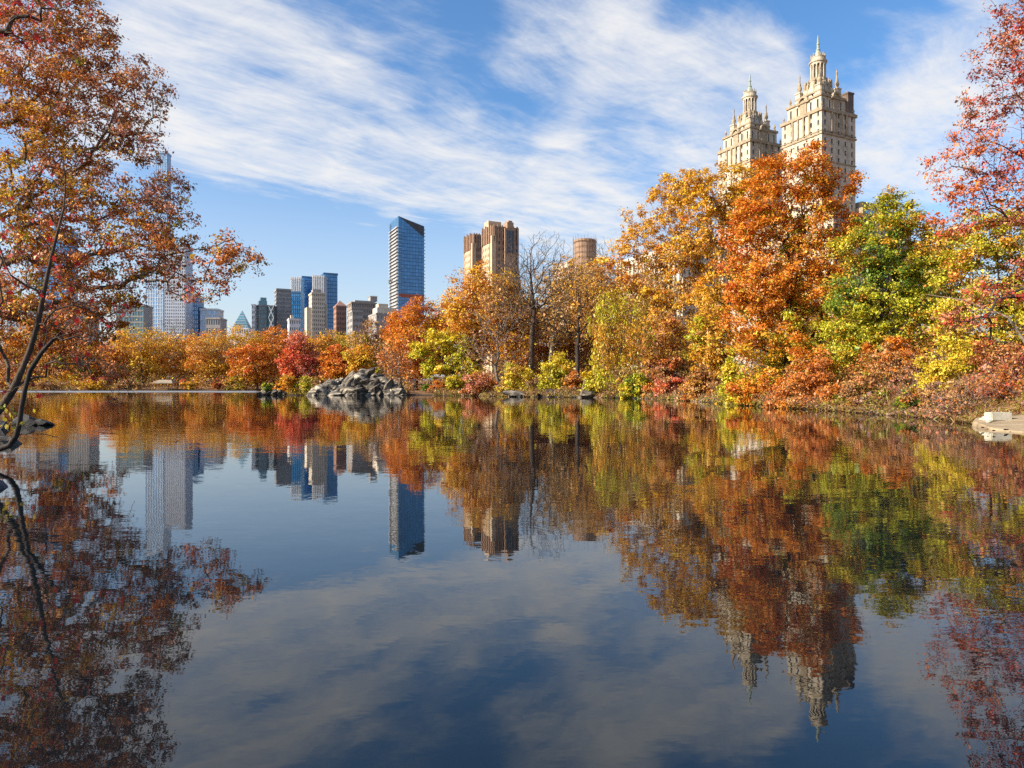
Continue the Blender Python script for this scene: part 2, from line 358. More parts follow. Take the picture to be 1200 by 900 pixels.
def shell(w, x0, y0, x1, y1, z0, z1):
    """roof and the two far walls of a block (the near walls are facades)"""
    w.poly([(x0, y0, z1), (x1, y0, z1), (x1, y1, z1), (x0, y1, z1)])
    w.poly([(x1, y0, z0), (x1, y1, z0), (x1, y1, z1), (x1, y0, z1)]); w.poly([(x1, y1, z0), (x0, y1, z0), (x0, y1, z1), (x1, y1, z1)])
def cornice(mb, x0, y0, x1, y1, z0, z1, out):
    mb.box((x0 - out, y0 - out, z0), (x1 + out, y0 - 0.003, z1)); mb.box((x0 - out, y1 + 0.003, z0), (x1 + out, y1 + out, z1))
    mb.box((x0 - out, y0 - 0.003, z0 + .002), (x0 - 0.003, y1 + 0.003, z1 - .002)); mb.box((x1 + 0.003, y0 - 0.003, z0 + .002), (x1 + out, y1 + 0.003, z1 - .002))
def corner_solve(x0, xs, x1, D, a=None, bw=None, th=None):
    ex = Vector((math.cos(th), math.sin(th))); ey = Vector((-math.sin(th), math.cos(th)))
    C = Vector((PX(xs, D), D))
    def solve(px, e): tt = (px - HX) / F; return (tt * C.y - C.x) / (e.x - tt * e.y)
    a = solve(x0, ey) if a is None else a
    bw = solve(x1, ex) if bw is None else bw
    return C, a, bw
def tower(name, label, cat, x0, xs, x1, ytop, D, wallm, panem, cl, cr, rows, fw=0.5, fh=0.55, a=None, bw=None, rec=0.3, th=None, parapet=True, cap=None, zb=2.0, group=None, sills=False, wall2=None):
    """block whose near corner stands at column xs; left wall reaches column x0, right wall column x1"""
    th = TH if th is None else th
    C, a, bw = corner_solve(x0, xs, x1, D, a, bw, th)
    zt = PZ(ytop, D)
    root = tag(empty(name, (C.x, C.y, zb), th), label, cat, group)
    H = zt - zb
    w = MB(); p = MB(); s = MB() if sills else None
    facade(w, p, (0, 0, 0), (1, 0, 0), bw, 0, H, cr, rows, fw, fh, rec, s)
    facade(w, p, (0, a, 0), (0, -1, 0), a, 0, H, cl, rows, fw, fh, rec, s)
    shell(w, 0, 0, bw, a, 0, H)
    w.build('wall', wallm, root); q = p.build('window', panem, root); q['kind'] = 'stuff'
    if sills: s.build('sill', wallm, root)['kind'] = 'stuff'
    if parapet:
        c = MB(); t_ = max(.35, D * 0.0008); cornice(c, 0, 0, bw, a, H - t_ * 2.2, H + t_, t_ * .8); c.build('cornice', wall2 or wallm, root)
    return root, a, bw, H

LIME = solid('limestone', (0.31, 0.25, 0.17), (0.56, 0.485, 0.37), 0.5, 0.85, 0.03, 2.0, (1, 1, .35), detail=11, c3=(.47, .405, .305))
LIMED = solid('weathered_stone', (0.22, 0.17, 0.11), (0.40, 0.32, 0.21), 0.8, 0.9, 0.03, 3.0)
BROWNB = solid('brown_brick', (0.27, 0.17, 0.11), (0.37, 0.245, 0.165), 0.3, 0.9, 0.03, 3.0)
TANB = solid('tan_brick', (0.46, 0.33, 0.2), (0.58, 0.44, 0.29), 0.3, 0.9, 0.03, 3.0)
REDB = solid('red_brick', (0.25, 0.13, 0.09), (0.34, 0.19, 0.14), 0.3, 0.9)
GREYB = solid('grey_stone', (0.26, 0.24, 0.22), (0.36, 0.34, 0.31), 0.2, 0.9)
PALEC = solid('pale_concrete', (0.55, 0.54, 0.52), (0.68, 0.67, 0.65), 0.2, 0.8)
TAUPE = solid('taupe_brick', (.24, .19, .15), (.33, .27, .22), .3, .9)
PALEB = solid('hazed_blue_metal', (.3, .45, .62), (.38, .53, .7), .2, .5)  # needle tower walls, made paler and bluer to paint in distance haze
PALEG = solid('hazed_grey_cladding', (.42, .46, .52), (.5, .54, .6), .2, .7)  # distance haze painted into this wall colour by lightening it
CREAM = solid('cream_brick', (0.48, 0.41, 0.3), (0.62, 0.54, 0.42), 0.3, 0.85)
WHITEC = solid('white_cladding', (0.6, 0.6, 0.58), (0.75, 0.75, 0.74), 0.2, 0.6)
STEEL = solid('blue_mullion', (0.05, 0.14, 0.26), (0.08, 0.18, 0.32), 0.2, 0.4, metal=0.3)
DARKM = solid('dark_metal', (0.05, 0.055, 0.06), (0.09, 0.095, 0.1), 0.3, 0.5)
BALC = solid('balcony_concrete', (.33, .35, .38), (.42, .44, .47), .4, .7)
REDP = solid('red_netting', (0.35, 0.08, 0.05), (0.45, 0.13, 0.08), 0.5, 0.8)
COPPER = solid('green_copper', (0.2, 0.25, 0.2), (0.36, 0.4, 0.33), 1.5, 0.7)
W_DARK = glass('dark_window', (0.045, 0.05, 0.06), 0.15, 0.6, ior=1.5)
W_BLUE = glass('blue_glass', (0.05, 0.24, 0.5), 0.12, 0.22, ior=1.75)
W_DEEP = glass('deep_blue_glass', (0.03, 0.13, 0.30), 0.12, 0.2, ior=1.6)
W_PALE = glass('pale_blue_glass', (0.30, 0.48, 0.68), 0.15, 0.15, ior=1.7)  # pale glass, lightened further to suggest haze over the far-left towers
W_TEAL = glass('teal_glass', (0.08, 0.2, 0.25), 0.12, 0.35, ior=1.75)
W_GREY = glass('grey_glass', (0.1, 0.125, 0.16), 0.12, 0.4, ior=1.6)

# --- twin-towered limestone apartment house above the right bank
def pane_mesh():
    me = bpy.data.meshes.new('window_pane'); me.from_pydata([(-.5, 0, -.5), (.5, 0, -.5), (.5, 0, .5), (-.5, 0, .5)], [], [(0, 1, 2, 3)])
    me.materials.append(W_DARK); return me
PANE = pane_mesh()
sr = empty('apartment_building', (122.5, 270, 3.0), TH)
tag(sr, 'cream limestone apartment house with two tall spired towers rising above the orange tree', 'building')
ZB = 3.0
base = MB(); bp_ = MB()
facade(base, bp_, (-2, -7, 0), (1, 0, 0), 46, 0, 66, 14, 18, .42, .5)
facade(base, bp_, (-2, 66, 0), (0, -1, 0), 73, 0, 66, 22, 18, .42, .5)
shell(base, -2, -7, 44, 66, 0, 66)
base.build('base_block', LIME, sr); bp_.build('window', W_DARK, sr)['kind'] = 'stuff'
cb = MB(); cornice(cb, -2, -7, 44, 66, 65, 66.6, .7); cb.build('cornice', LIMED, sr)
tb = MB(); tb.box((20, -3, 66.02), (40, 12, 71)); tb.box((22, -1, 71.02), (37, 10, 74)); tb.build('penthouse', LIMED, sr)
pg = MB(); pg.box((22, -3.3, 66.6), (38, -3.01, 70)); pg.build('penthouse_glazing', W_BLUE, sr)
def spired_tower(oy, chimney):
    W, L, zt = 19.4, 20.0, 111.8 - ZB
    w = MB(); panes = []; sl_ = MB()
    def sk(i, j): return False
    facade(w, panes, (0, oy, 66), (1, 0, 0), W, 66, zt, 5, 12, .26, .52, .35, sl_)
    facade(w, panes, (0, oy + L, 66), (0, -1, 0), L, 66, zt, 6, 12, .24, .52, .35, sl_)
    shell(w, 0, oy, W, oy + L, 66, zt)
    x0, x1, y0, y1 = 1.6, W - 1.6, oy + 1.6, oy + L - 1.6
    facade(w, panes, (x0, y0, zt), (1, 0, 0), x1 - x0, zt + .02, zt + 6.4, 5, 1, .26, .5, .35, sl_)
    facade(w, panes, (x0, y1, zt), (0, -1, 0), y1 - y0, zt + .02, zt + 6.4, 5, 1, .26, .5, .35, sl_)
    shell(w, x0, y0, x1, y1, zt, zt + 6.4)
    cx, cy = W / 2, oy + L / 2
    hA = 5.9
    facade(w, panes, (cx - hA, cy - hA, zt), (1, 0, 0), 2 * hA, zt + 6.42, zt + 9.6, 5, 1, .34, .66, .5, None)
    facade(w, panes, (cx - hA, cy + hA, zt), (0, -1, 0), 2 * hA, zt + 6.42, zt + 9.6, 5, 1, .34, .66, .5, None)
    shell(w, cx - hA, cy - hA, cx + hA, cy + hA, zt + 6.42, zt + 9.6)
    w.frustum((cx, cy), 4.6, 4.6, zt + 9.62, 4.2, 4.2, zt + 12.4); w.lathe((cx, cy), [(4.4, zt + 12.41), (4.2, zt + 13.2), (3.9, zt + 13.3), (3.7, zt + 15.4)], 8)
    tw = w.build('tower', LIME, sr)
    for (c, ww, hh, rz) in panes:
        o = link('window', PANE, tw); o.location = c; o.scale = (ww, 1, hh); o.rotation_euler = (0, 0, rz)
    s_ = sl_.build('sill', LIMED, tw); s_['kind'] = 'stuff'
    for (zz, hh, out, e) in ((zt - 1.0, 1.3, .55, 0), (zt - 10.2, .7, .4, 0), (zt - 9.0, .35, .25, 0), (zt - 21, .5, .3, 0)):
        c = MB(); cornice(c, 0, oy, W, oy + L, zz, zz + hh, out); c.build('cornice', LIMED, tw)
    c = MB(); cornice(c, x0, y0, x1, y1, zt + 5.8, zt + 6.7, .5); c.build('cornice', LIMED, tw)
    c = MB(); cornice(c, cx - hA, cy - hA, cx + hA, cy + hA, zt + 9.0, zt + 9.7, .45); c.build('cornice', LIMED, tw)
    for k in range(8):
        a_ = 2 * math.pi * (k + .5) / 8; q = MB(); bx_, by_ = cx + 4.3 * math.cos(a_), cy + 4.3 * math.sin(a_)
        q.frustum((bx_, by_), .5, .5, zt + 9.75, .42, .42, zt + 14.2); q.lathe((bx_, by_), [(.5, zt + 14.21), (.25, zt + 14.8), (.42, zt + 15.3), (.05, zt + 16.6)], 6); q.build('buttress', LIMED, tw)
    for (px_, py_) in ((x0 + .7, y0 + .7), (x1 - .7, y0 + .7), (x0 + .7, y1 - .7), (x1 - .7, y1 - .7)):
        q = MB(); q.lathe((px_, py_), [(.6, zt + 6.71), (.6, zt + 7.6), (.3, zt + 7.8), (.62, zt + 8.6), (.35, zt + 9.3), (.05, zt + 10.4)], 7); q.build('urn', LIMED, tw)
    for (px_, py_) in ((.5, oy + .5), (W - .5, oy + .5), (.5, oy + L - .5)):
        q = MB(); q.lathe((px_, py_), [(.5, zt + .31), (.5, zt + 1.0), (.25, zt + 1.2), (.5, zt + 1.8), (.3, zt + 2.3), (.05, zt + 3.0)], 7); q.build('urn', LIMED, tw)
    # pilasters that frame the tall centre bays, each wall with a broken pediment
    for k in range(4):
        q = MB(); xx = 5.5 + k * 2.8; q.box((xx - .35, oy - .55, zt - 8.6), (xx + .35, oy - .004, zt - 1.05)); q.build('pilaster', LIMED, tw)
        q = MB(); yy = oy + 5.8 + k * 2.8; q.box((-.55, yy - .35, zt - 8.6), (-.004, yy + .35, zt - 1.05)); q.build('pilaster', LIMED, tw)
    for side in (0, 1):
        q = MB()
        for k in range(9):
            a0 = math.pi * k / 9; a1 = math.pi * (k + 1) / 9; r0, r1 = 1.7, 2.5
            pts = [(r0 * math.cos(a0), r0 * math.sin(a0)), (r1 * math.cos(a0), r1 * math.sin(a0)), (r1 * math.cos(a1), r1 * math.sin(a1)), (r0 * math.cos(a1), r0 * math.sin(a1))]
            for dd in (-.7, .5):
                q.poly([((cx + u_, y0 + dd - .3, zt + 5.9 + v_) if side == 0 else (x0 + dd - .3, cy - u_, zt + 5.9 + v_)) for (u_, v_) in (pts if dd < 0 else pts[::-1])])
            q.poly([((cx + u_, y0 + dd - .3, zt + 5.9 + v_) if side == 0 else (x0 + dd - .3, cy - u_, zt + 5.9 + v_)) for (u_, v_), dd in ((pts[1], -.7), (pts[1], .5), (pts[2], .5), (pts[2], -.7))])
            q.poly([((cx + u_, y0 + dd - .3, zt + 5.9 + v_) if side == 0 else (x0 + dd - .3, cy - u_, zt + 5.9 + v_)) for (u_, v_), dd in ((pts[0], .5), (pts[0], -.7), (pts[3], -.7), (pts[3], .5))])
        if side == 0: q.box((cx - 1.6, y0 - .5, zt + 1.0), (cx + 1.6, y0 - .004, zt + 5.9)); q.box((cx - 3.0, y0 - .9, zt + 5.4), (cx + 3.0, y0 - .51, zt + 5.95))
        else: q.box((x0 - .5, cy - 1.6, zt + 1.0), (x0 - .004, cy + 1.6, zt + 5.9)); q.box((x0 - .9, cy - 3.0, zt + 5.4), (x0 - .51, cy + 3.0, zt + 5.95))
        q.build('pediment', LIMED, tw)
    # corner buttresses with urns and obelisks around the drum
    for sx in (-1, 1):
        for sy in (-1, 1):
            q = MB(); bx_, by_ = cx + sx * 5.0, cy + sy * 5.0
            q.frustum((bx_, by_), 1.25, 1.25, zt + 6.71, 1.1, 1.1, zt + 11.6); q.frustum((bx_, by_), 1.4, 1.4, zt + 11.61, 1.3, 1.3, zt + 12.1)
            q.build('buttress', LIME, tw)
            q = MB(); q.lathe((bx_, by_), [(.95, zt + 12.1), (.5, zt + 12.7), (.9, zt + 13.4), (.95, zt + 14.2), (.55, zt + 15.2), (.65, zt + 15.5), (.35, zt + 16.6), (.3, zt + 18.0), (.42, zt + 18.5), (.06, zt + 20.2)], 8)
            q.build('urn', LIMED, tw, True)
            q = MB(); mx_, my_ = cx + sx * 3.4, cy + sy * 3.4
            for s2 in range(5): q.box((mx_ - .55 - .0, my_ - .55, zt + 10 + s2 * 1.2 + .004 * s2), (mx_ + .55 - s2 * .08, my_ + .55 - s2 * .08, zt + 11.2 + s2 * 1.2))
            q.build('scroll', LIMED, tw)
    q = MB(); q.lathe((cx, cy), [(3.6, zt + 15.41), (3.6, zt + 16.6), (3.1, zt + 16.8)], 20); q.build('drum', LIMED, tw)
    q = MB(); q.lathe((cx, cy), [(2.0, zt + 16.81), (2.0, zt + 22.6)], 16); q.build('lantern', LIMED, tw)
    for k in range(12):
        a_ = 2 * math.pi * k / 12; q = MB(); q.lathe((cx + 2.75 * math.cos(a_), cy + 2.75 * math.sin(a_)), [(.42, zt + 16.81), (.34, zt + 17.2), (.3, zt + 22.0), (.44, zt + 22.6)], 7); q.build('column', LIME, tw, True)
    q = MB(); q.lathe((cx, cy), [(3.1, zt + 22.61), (3.15, zt + 23.3), (3.5, zt + 23.5), (3.6, zt + 24.1), (2.9, zt + 24.3), (2.8, zt + 25.4), (3.0, zt + 25.6), (3.0, zt + 25.9), (2.3, zt + 26.0)], 20); q.build('entablature', LIME, tw)
    for k in range(8):
        a_ = 2 * math.pi * k / 8; q = MB(); q.lathe((cx + 2.6 * math.cos(a_), cy + 2.6 * math.sin(a_)), [(.3, zt + 25.91), (.34, zt + 26.6), (.12, zt + 27.6)], 6); q.build('finial', LIMED, tw)
    q = MB(); q.lathe((cx, cy), [(2.2, zt + 26.01), (1.8, zt + 27.0), (1.0, zt + 28.1), (.75, zt + 28.8), (.95, zt + 29.2), (.55, zt + 29.6), (.45, zt + 31.2), (.7, zt + 31.6), (.4, zt + 32.2), (.34, zt + 33.6), (.08, zt + 35.4)], 10); q.build('spire', COPPER, tw)
    if chimney:
        q = MB(); q.box((15.6, oy + .4, zt + .35), (18.9, oy + 3.6, zt + 8.6)); q.box((15.4, oy + .2, zt + 8.61), (19.1, oy + 3.8, zt + 9.3)); q.build('chimney', solid('dark_brick', (.1, .07, .055), (.16, .12, .09), .5), tw)
spired_tower(0.0, True)
spired_tower(38.0, False)

# --- brown brick pair of towers
def deco_tower(label, x0, xs, x1, ytop, D, big):
    root, a, bw, H = tower('brick_tower', label, 'building', x0, xs, x1, ytop, D, BROWNB, W_DARK, 4, 6, 24, .34, .5, parapet=False)
    lt = MB(); lp = MB(); facade(lt, lp, (-.4, a * .8, 0), (0, -1, 0), a * .6, 0, H - 9, 4, 21, .4, .5)
    lt.box((-.4, a * .2, H - 8.99), (-.003, a * .8, H - 8.4)); lt.build('bay', TANB, root); lp.build('window', W_DARK, root)['kind'] = 'stuff'
    for k in range(6):
        q = MB(); yy = a * (k + .5) / 6; q.box((-.6, yy - .35, H - 8.2), (-.004, yy + .35, H + (1.0 if k % 2 else .2))); q.build('fin', BROWNB, root)
    q = MB(); q.box((-.5, -.5, 0), (1.6, -.003, H - 5)); q.box((-.5, -.003, 0), (-.003, 1.6, H - 5.01)); q.build('corner_strip', TANB, root)
    for k in range(4 if not big else 7):
        q = MB(); xx = bw * (k + .5) / (4 if not big else 7); q.box((xx - .3, -.5, H - 7.5), (xx + .3, -.004, H + .5)); q.build('fin', BROWNB, root)
    if big:
        q = MB(); w_ = bw * .2; c_ = bw * .62
        q.box((c_ - w_, -1.6, 0), (c_ + w_, -.51, H - 1)); q.box((c_ - w_ * .6, -1.8, H - .99), (c_ + w_ * .6, 3, H + 2.0)); q.box((c_ - w_ * .35, -1.7, H + 2.01), (c_ + w_ * .35, 2.6, H + 2.8)); q.build('centre_bay', BROWNB, root)
        for k in range(3):
            q = MB(); xx = c_ + (k - 1) * w_ * .55; q.box((xx - .5, -1.9, H - 13), (xx + .5, -1.61, H - 2)); q.build('window_strip', W_DARK, root)
        q = MB(); q.box((.2, a * .4, H + .02), (bw * .5, a * .8, H + 3.4)); q.build('penthouse', TANB, root)
deco_tower('brown brick art deco tower with stepped top beside the bare tree, larger of the pair', 564.5, 577, 608, 264, 330, True)
deco_tower('smaller brown brick tower half hidden left of the larger brick tower', 543.5, 554, 565.5, 274, 362, False)

# --- slim blue glass tower with slanted roof
C, a, bw = corner_solve(459, 467, 497, 900, 30.0, None, TH)
root = tag(empty('glass_tower', (C.x, C.y, 3), TH), 'tall blue glass skyscraper with slanted roof standing alone in the middle of the skyline', 'building')
a = 42.0
zc_, zr_, zl_ = PZ(253, 900) - 3, PZ(266, 900) - 3 + 12, PZ(262, 900) - 3 + 9
w = MB(); p = MB()
facade(w, p, (0, 0, 0), (1, 0, 0), bw, 0, zr_ - 14, 9, 44, .93, .82, .12)
w.poly([(0, 0, zr_ - 14), (bw, 0, zr_ - 14), (bw, 0, zr_ - 8), (0, 0, zc_)])
w.poly([(0, 0, zc_), (bw, 0, zr_ - 8), (bw, a, zr_ - 10), (0, a, zl_)])
w.poly([(bw, 0, 0), (bw, a, 0), (bw, a, zr_ - 10), (bw, 0, zr_ - 8)]); w.poly([(bw, a, 0), (0, a, 0), (0, a, zl_), (bw, a, zr_ - 10)])
w.poly([(0, a, 0), (0, 0, 0), (0, 0, zc_), (0, a, zl_)])
w.build('wall', STEEL, root); p.build('window', W_BLUE, root)['kind'] = 'stuff'
q = MB(); # glazed sail above the last full floor
zq = zr_ - 13.9
for i in range(9):
    x_a, x_b = bw * i / 9 + .15, bw * (i + 1) / 9 - .15
    ta = zc_ + (zr_ - 8 - zc_) * x_a / bw - 1.0; tb_ = zc_ + (zr_ - 8 - zc_) * x_b / bw - 1.0
    nn = max(1, int((min(ta, tb_) - zq) / 4.3))
    for k in range(nn + 1):
        z_a = zq + k * 4.3; z_ta = min(z_a + 4.0, ta); z_tb = min(z_a + 4.0, tb_)
        if z_tb - z_a > .3: q.poly([(x_a, -.06, z_a), (x_b, -.06, z_a), (x_b, -.06, z_tb), (x_a, -.06, z_ta)])
q.build('window', W_BLUE, root)['kind'] = 'stuff'
q = MB(); q.poly([(0.6, -.4, zc_ - .6), (bw, -.4, zr_ - 22), (bw, -.4, zr_ - 7.6)]); q.poly([(bw, -.4, zr_ - 22), (0.6, -.4, zc_ - .6), (0, 0, zc_), (bw + .02, -.02, zr_ - 22)]); q.build('roof_screen', DARKM, root)
for k in range(48):
    z_ = 6 + k * 4.6
    if z_ > zl_ - 12: break
    q = MB(); q.box((-2.2, 1, z_), (-.01, a - 1, z_ + .5)); q.box((-2.2, 1, z_ + .51), (-2.0, a - 1, z_ + 1.5)); q.build('balcony', BALC, root)
    if k % 1 == 0 and k > 2:
        q = MB(); q.box((-.9, -1.4, z_), (3.6, -.13, z_ + .5)); q.build('balcony', BALC, root)
        q = MB(); q.box((bw - .2, -1.2, z_), (bw + 1.4, 8, z_ + .5)); q.build('balcony', BALC, root)
q = MB(); q.box((-.3, 3, 0), (-.002, a - 3, zl_ - 12)); q.build('balcony_wall', GREYB, root)
q = MB(); q.box((0, -.5, PZ(348, 900) - 3), (bw, -.13, PZ(344, 900) - 3)); q.build('netting', REDP, root)
hm = tag(empty('hoist_mast', (PX(457.6, 899), 899, 3)), 'thin construction hoist mast climbing the left edge of the slanted glass skyscraper', 'hoist')
hh = PZ(263, 899) - 3
q = MB()
for sx in (-1, 1):
    for sy in (-1, 1): q.bar((sx * .7, sy * .7, 0), (sx * .7, sy * .7, hh), .22, 4)
for k in range(int(hh / 3)):
    q.bar((-.7, -.7, k * 3), (.7, -.7, k * 3 + 3), .14, 3); q.bar((-.7, .7, k * 3), (-.7, -.7, k * 3 + 3), .14, 3)
q.build('mast', DARKM, hm); q = MB(); q.box((-2.4, -1.6, 134), (-.95, 1.6, 139)); q.box((.95, -1.6, 136), (2.2, 1.6, 140)); q.build('hoist_car', GREYB, hm)

# --- midtown blocks (left corner, near corner, right corner columns; top row; distance)
D_ = 820
tower('glass_tower', 'taller of the twin blue glass towers, the right one with a light striped left side', 'building', 366, 379.5, 395.5, 320, 1010, STEEL, W_BLUE, 10, 6, 30, .93, .8, a=60, rec=.1)
def stripes(px0, px1, y0, y1, D, n, parent_label, name='fin'):
    pass
r2, a2, b2, H2 = tower('glass_tower', 'left one of the twin blue glass towers, with a dark recessed right side', 'building', 340, 354, 366, 324, 1060, STEEL, W_BLUE, 10, 6, 30, .93, .8, a=60, rec=.1)
q = MB(); q.box((b2 * .55, -.5, 0), (b2, -.11, H2 - 8)); q.build('recess_panel', W_DEEP, r2)
for (r_, a_, H_) in ((r2, 60, H2),):
    for k in range(9):
        q = MB(); yy = a_ * (k + .5) / 9; q.box((-1.0, yy - 1.0, H_ * .55), (-.11, yy + 1.0, H_ + 2)); q.build('fin', PALEC, r_)
# light-striped lower fronts set against the twin towers
def slab(label, x0, x1, ytop, D, mat, pm, nx, nz, depth=22, fw=.5, fh=.55, name='office_building', th=R(6), sills=False):
    """broad block seen face on"""
    return tower(name, label, 'building', x0, x0, x1, ytop, D, mat, pm, 5, nx, nz, fw, fh, a=depth, th=th, sills=sills)
def fins(root, w, H, n, mat, z0, wd=.9):
    for k in range(n):
        q = MB(); xx = w * (k + .5) / n; q.box((xx - wd / 2, -1.0, z0), (xx + wd / 2, -.11, H + 1.5)); q.build('fin', mat, root)
r3, a3, b3, H3 = slab('pale striped glass block in front of the right twin blue tower', 366, 380, 323.5, 985, PALEC, W_PALE, 6, 28, 30, .6, .9)
fins(r3, b3, H3, 7, PALEC, H3 * .45)
r4, a4, b4, H4 = slab('pale striped glass block in front of the left twin blue tower', 340.5, 353, 325.5, 1035, PALEC, W_PALE, 5, 28, 30, .6, .9)
fins(r4, b4, H4, 6, PALEC, H4 * .45)
slab('lower blue glass block below the left twin blue tower', 341, 352.5, 342, 960, STEEL, W_BLUE, 5, 22, 26, .92, .8)
tower('office_building', 'dark grey gridded office slab left of the twin blue towers', 'building', 320, 324.5, 341, 338.5, 900, GREYB, W_GREY, 4, 10, 24, .62, .6, a=26)
r5, a5, b5, H5 = tower('office_building', 'teal glass building with stepped top left of the dark gridded slab', 'building', 297, 303, 315, 357.5, 880, GREYB, W_TEAL, 5, 8, 18, .86, .8, a=26)
q = MB(); q.box((b5 * .05, 2, H5 + .4), (b5 * .85, 20, H5 + 6)); q.box((b5 * .22, 3, H5 + 6.01), (b5 * .8, 16, H5 + 10.4)); q.build('upper_storey', W_TEAL, r5)
r6, a6, b6, H6 = slab('narrow dark glass block with white X bracing beside the teal building', 314.5, 321, 358.5, 878, DARKM, W_TEAL, 3, 14, 14, .9, .85)
q = MB()
for k in range(3):
    z_ = H6 - 15 * (k + 1); q.bar((.3, -.4, z_), (b6 - .3, -.4, z_ + 15), .38, 4); q.bar((b6 - .3, -.4, z_), (.3, -.4, z_ + 15), .38, 4)
q.build('bracing', WHITEC, r6)
slab('white narrow block left edge of the teal building', 295, 298.5, 357, 872, WHITEC, W_GREY, 2, 16, 14)
r7, a7, b7, H7 = tower('apartment_building', 'cream stepped apartment tower in front of the twin blue towers', 'building', 360, 365.5, 381, 343, 800, CREAM, W_DARK, 4, 7, 22, .4, .5, a=22)
q = MB(); q.box((b7 * .1, 2, H7 + .3), (b7 * .75, 14, H7 + 4.6)); q.build('upper_storey', GREYB, r7)
q = MB(); q.box((-5.5, 2, 0), (-.7, 18, H7 - 17)); q.box((b7 + .7, 2, 0), (b7 + 3.0, 16, H7 - 12)); q.build('wing', CREAM, r7)
r8, a8, b8, H8 = tower('apartment_building', 'low pale rooftop block with chimney peeking over the red trees', 'building', 336, 339, 352, 373.5, 700, PALEC, W_DARK, 2, 5, 10, .4, .5, a=14)
q = MB(); q.box((1.5, 1, H8 + .3), (4.5, 5, H8 + 4)); q.build('chimney', CREAM, r8)
r9, a9, b9, H9 = tower('brick_tower', 'small reddish brick tower with pointed roof beside the twin blue towers', 'building', 390.5, 394, 406, 358.5, 760, REDB, W_DARK, 3, 6, 16, .4, .5, a=15)
q = MB(); q.frustum((b9 / 2, 7.5), b9 / 2, 7.5, H9 + .62, .3, .3, H9 + 7.0); q.build('roof', REDB, r9)
r10, a10, b10, H10 = tower('apartment_building', 'broad grey brown apartment block with rooftop tank house left of the glass skyscraper', 'building', 408.5, 412, 441, 354, 720, TAUPE, W_DARK, 3, 13, 15, .45, .55, a=22)
q = MB(); q.box((b10 * .15, 2, H10 + .5), (b10 * .95, 15, H10 + 2.5)); q.box((b10 * .78, 2.5, H10 + 2.51), (b10 * 1.06, 12, H10 + 7.4)); q.frustum((b10 * .92, 7), 4.3, 4.9, H10 + 7.41, 3.4, 4, H10 + 8.4); q.build('tank_house', GREYB, r10)
tower('apartment_building', 'grey stone lower apartment block standing before the grey brown block', 'building', 406.5, 413, 425, 364, 690, GREYB, W_DARK, 3, 7, 12, .45, .5, a=20)
r11, a11, b11, H11 = tower('apartment_building', 'beige blank-walled apartment block at the foot of the glass skyscraper', 'building', 432, 441, 466, 367, 640, GREYB, W_DARK, 4, 6, 9, .2, .3, a=30)
q = MB(); q.box((1.5, 3, H11 + .5), (b11 * .98, 20, H11 + 6.0)); q.box((3, 4, H11 + 6.01), (b11 * .6, 14, H11 + 9.6)); q.build('upper_storey', CREAM, r11)
q = MB()
for k in range(6): q.box((-1.5, 4, 6 + k * 4.2), (-.32, 26, 7.4 + k * 4.2))
q.build('balcony', CREAM, r11)
# pyramid-topped
r12, a12, b12, H12 = tower('office_building', 'green glass pyramid roof poking above the far trees', 'building', 271, 272, 291, 384, 700, PALEC, W_TEAL, 4, 7, 8, .6, .6, a=17, parapet=False, th=R(8))
q = MB()
apex = (b12 / 2, 8.5, H12 + 19)
for (p0, p1) in (((0, 0), (b12, 0)), ((b12, 0), (b12, 17)), ((b12, 17), (0, 17)), ((0, 17), (0, 0))):
    N_ = 7
    for k in range(N_):
        f0, f1 = k / N_, (k + 1) / N_ - .03
        A0 = Vector((*p0, H12 + .02)); A1 = Vector((*p1, H12 + .02)); T_ = Vector(apex)
        q.poly([A0.lerp(T_, f0), A1.lerp(T_, f0), A1.lerp(T_, f1), A0.lerp(T_, f1)])
q.build('roof', W_TEAL, r12); q = MB(); q.frustum((b12 / 2, 8.5), b12 / 2 - .3, 8.2, H12, .05, .05, H12 + 18.4); q.build('roof_frame', PALEC, r12)
slab('low dark grey block below the pale blue glass block on the left', 241.5, 258, 372.5, 640, GREYB, W_GREY, 6, 8, 20, .7, .6)
slab('pale blue glass block with flat roof right of the slate blue slab', 234.5, 255, 362, 800, PALEC, W_PALE, 8, 14, 22, .92, .85)
r13, a13, b13, H13 = slab('slate blue office slab between the white tower and pale glass block', 217.5, 232, 348, 860, STEEL, W_PALE, 7, 20, 22, .6, .7)
q = MB(); q.box((b13 * .0, 4, H13 + .5), (b13 * .65, 16, H13 + 4)); q.box((b13 + .8, 4, 0), (b13 + 5, 16, H13 - 12)); q.build('upper_storey', STEEL, r13)
slab('tall pale concrete tower with rows of small windows behind the overhanging oak', 193, 217, 286, 780, PALEG, W_GREY, 11, 44, 24, .5, .5, sills=True)
slab('pale blue glass tower with white edges behind the tip of the oak crown', 170.5, 191, 262, 830, WHITEC, W_PALE, 7, 44, 24, .85, .88)
r14, a14, b14, H14 = slab('very tall needle-thin blue skyscraper showing through the top of the oak', 182.5, 195.5, 178, 1150, PALEB, W_PALE, 5, 70, 18, .9, .85)
slab('teal glass office block low behind the oak branches', 136, 168, 357, 720, GREYB, W_TEAL, 10, 14, 24, .9, .75)
slab('dark grey office tower behind the trunk of the slender maple', 79, 104, 352, 760, GREYB, W_GREY, 9, 18, 24, .6, .7)
slab('wide blue glass tower hidden behind the left crown', 45, 78, 268, 820, STEEL, W_BLUE, 9, 46, 26, .92, .85)
slab('grey rounded concrete block before the wide blue glass tower', 47, 68, 366, 690, GREYB, W_GREY, 7, 14, 20, .5, .5)
slab('slate office block at the far left edge of the skyline', 8, 42, 350, 800, GREYB, W_PALE, 9, 18, 24, .7, .6)
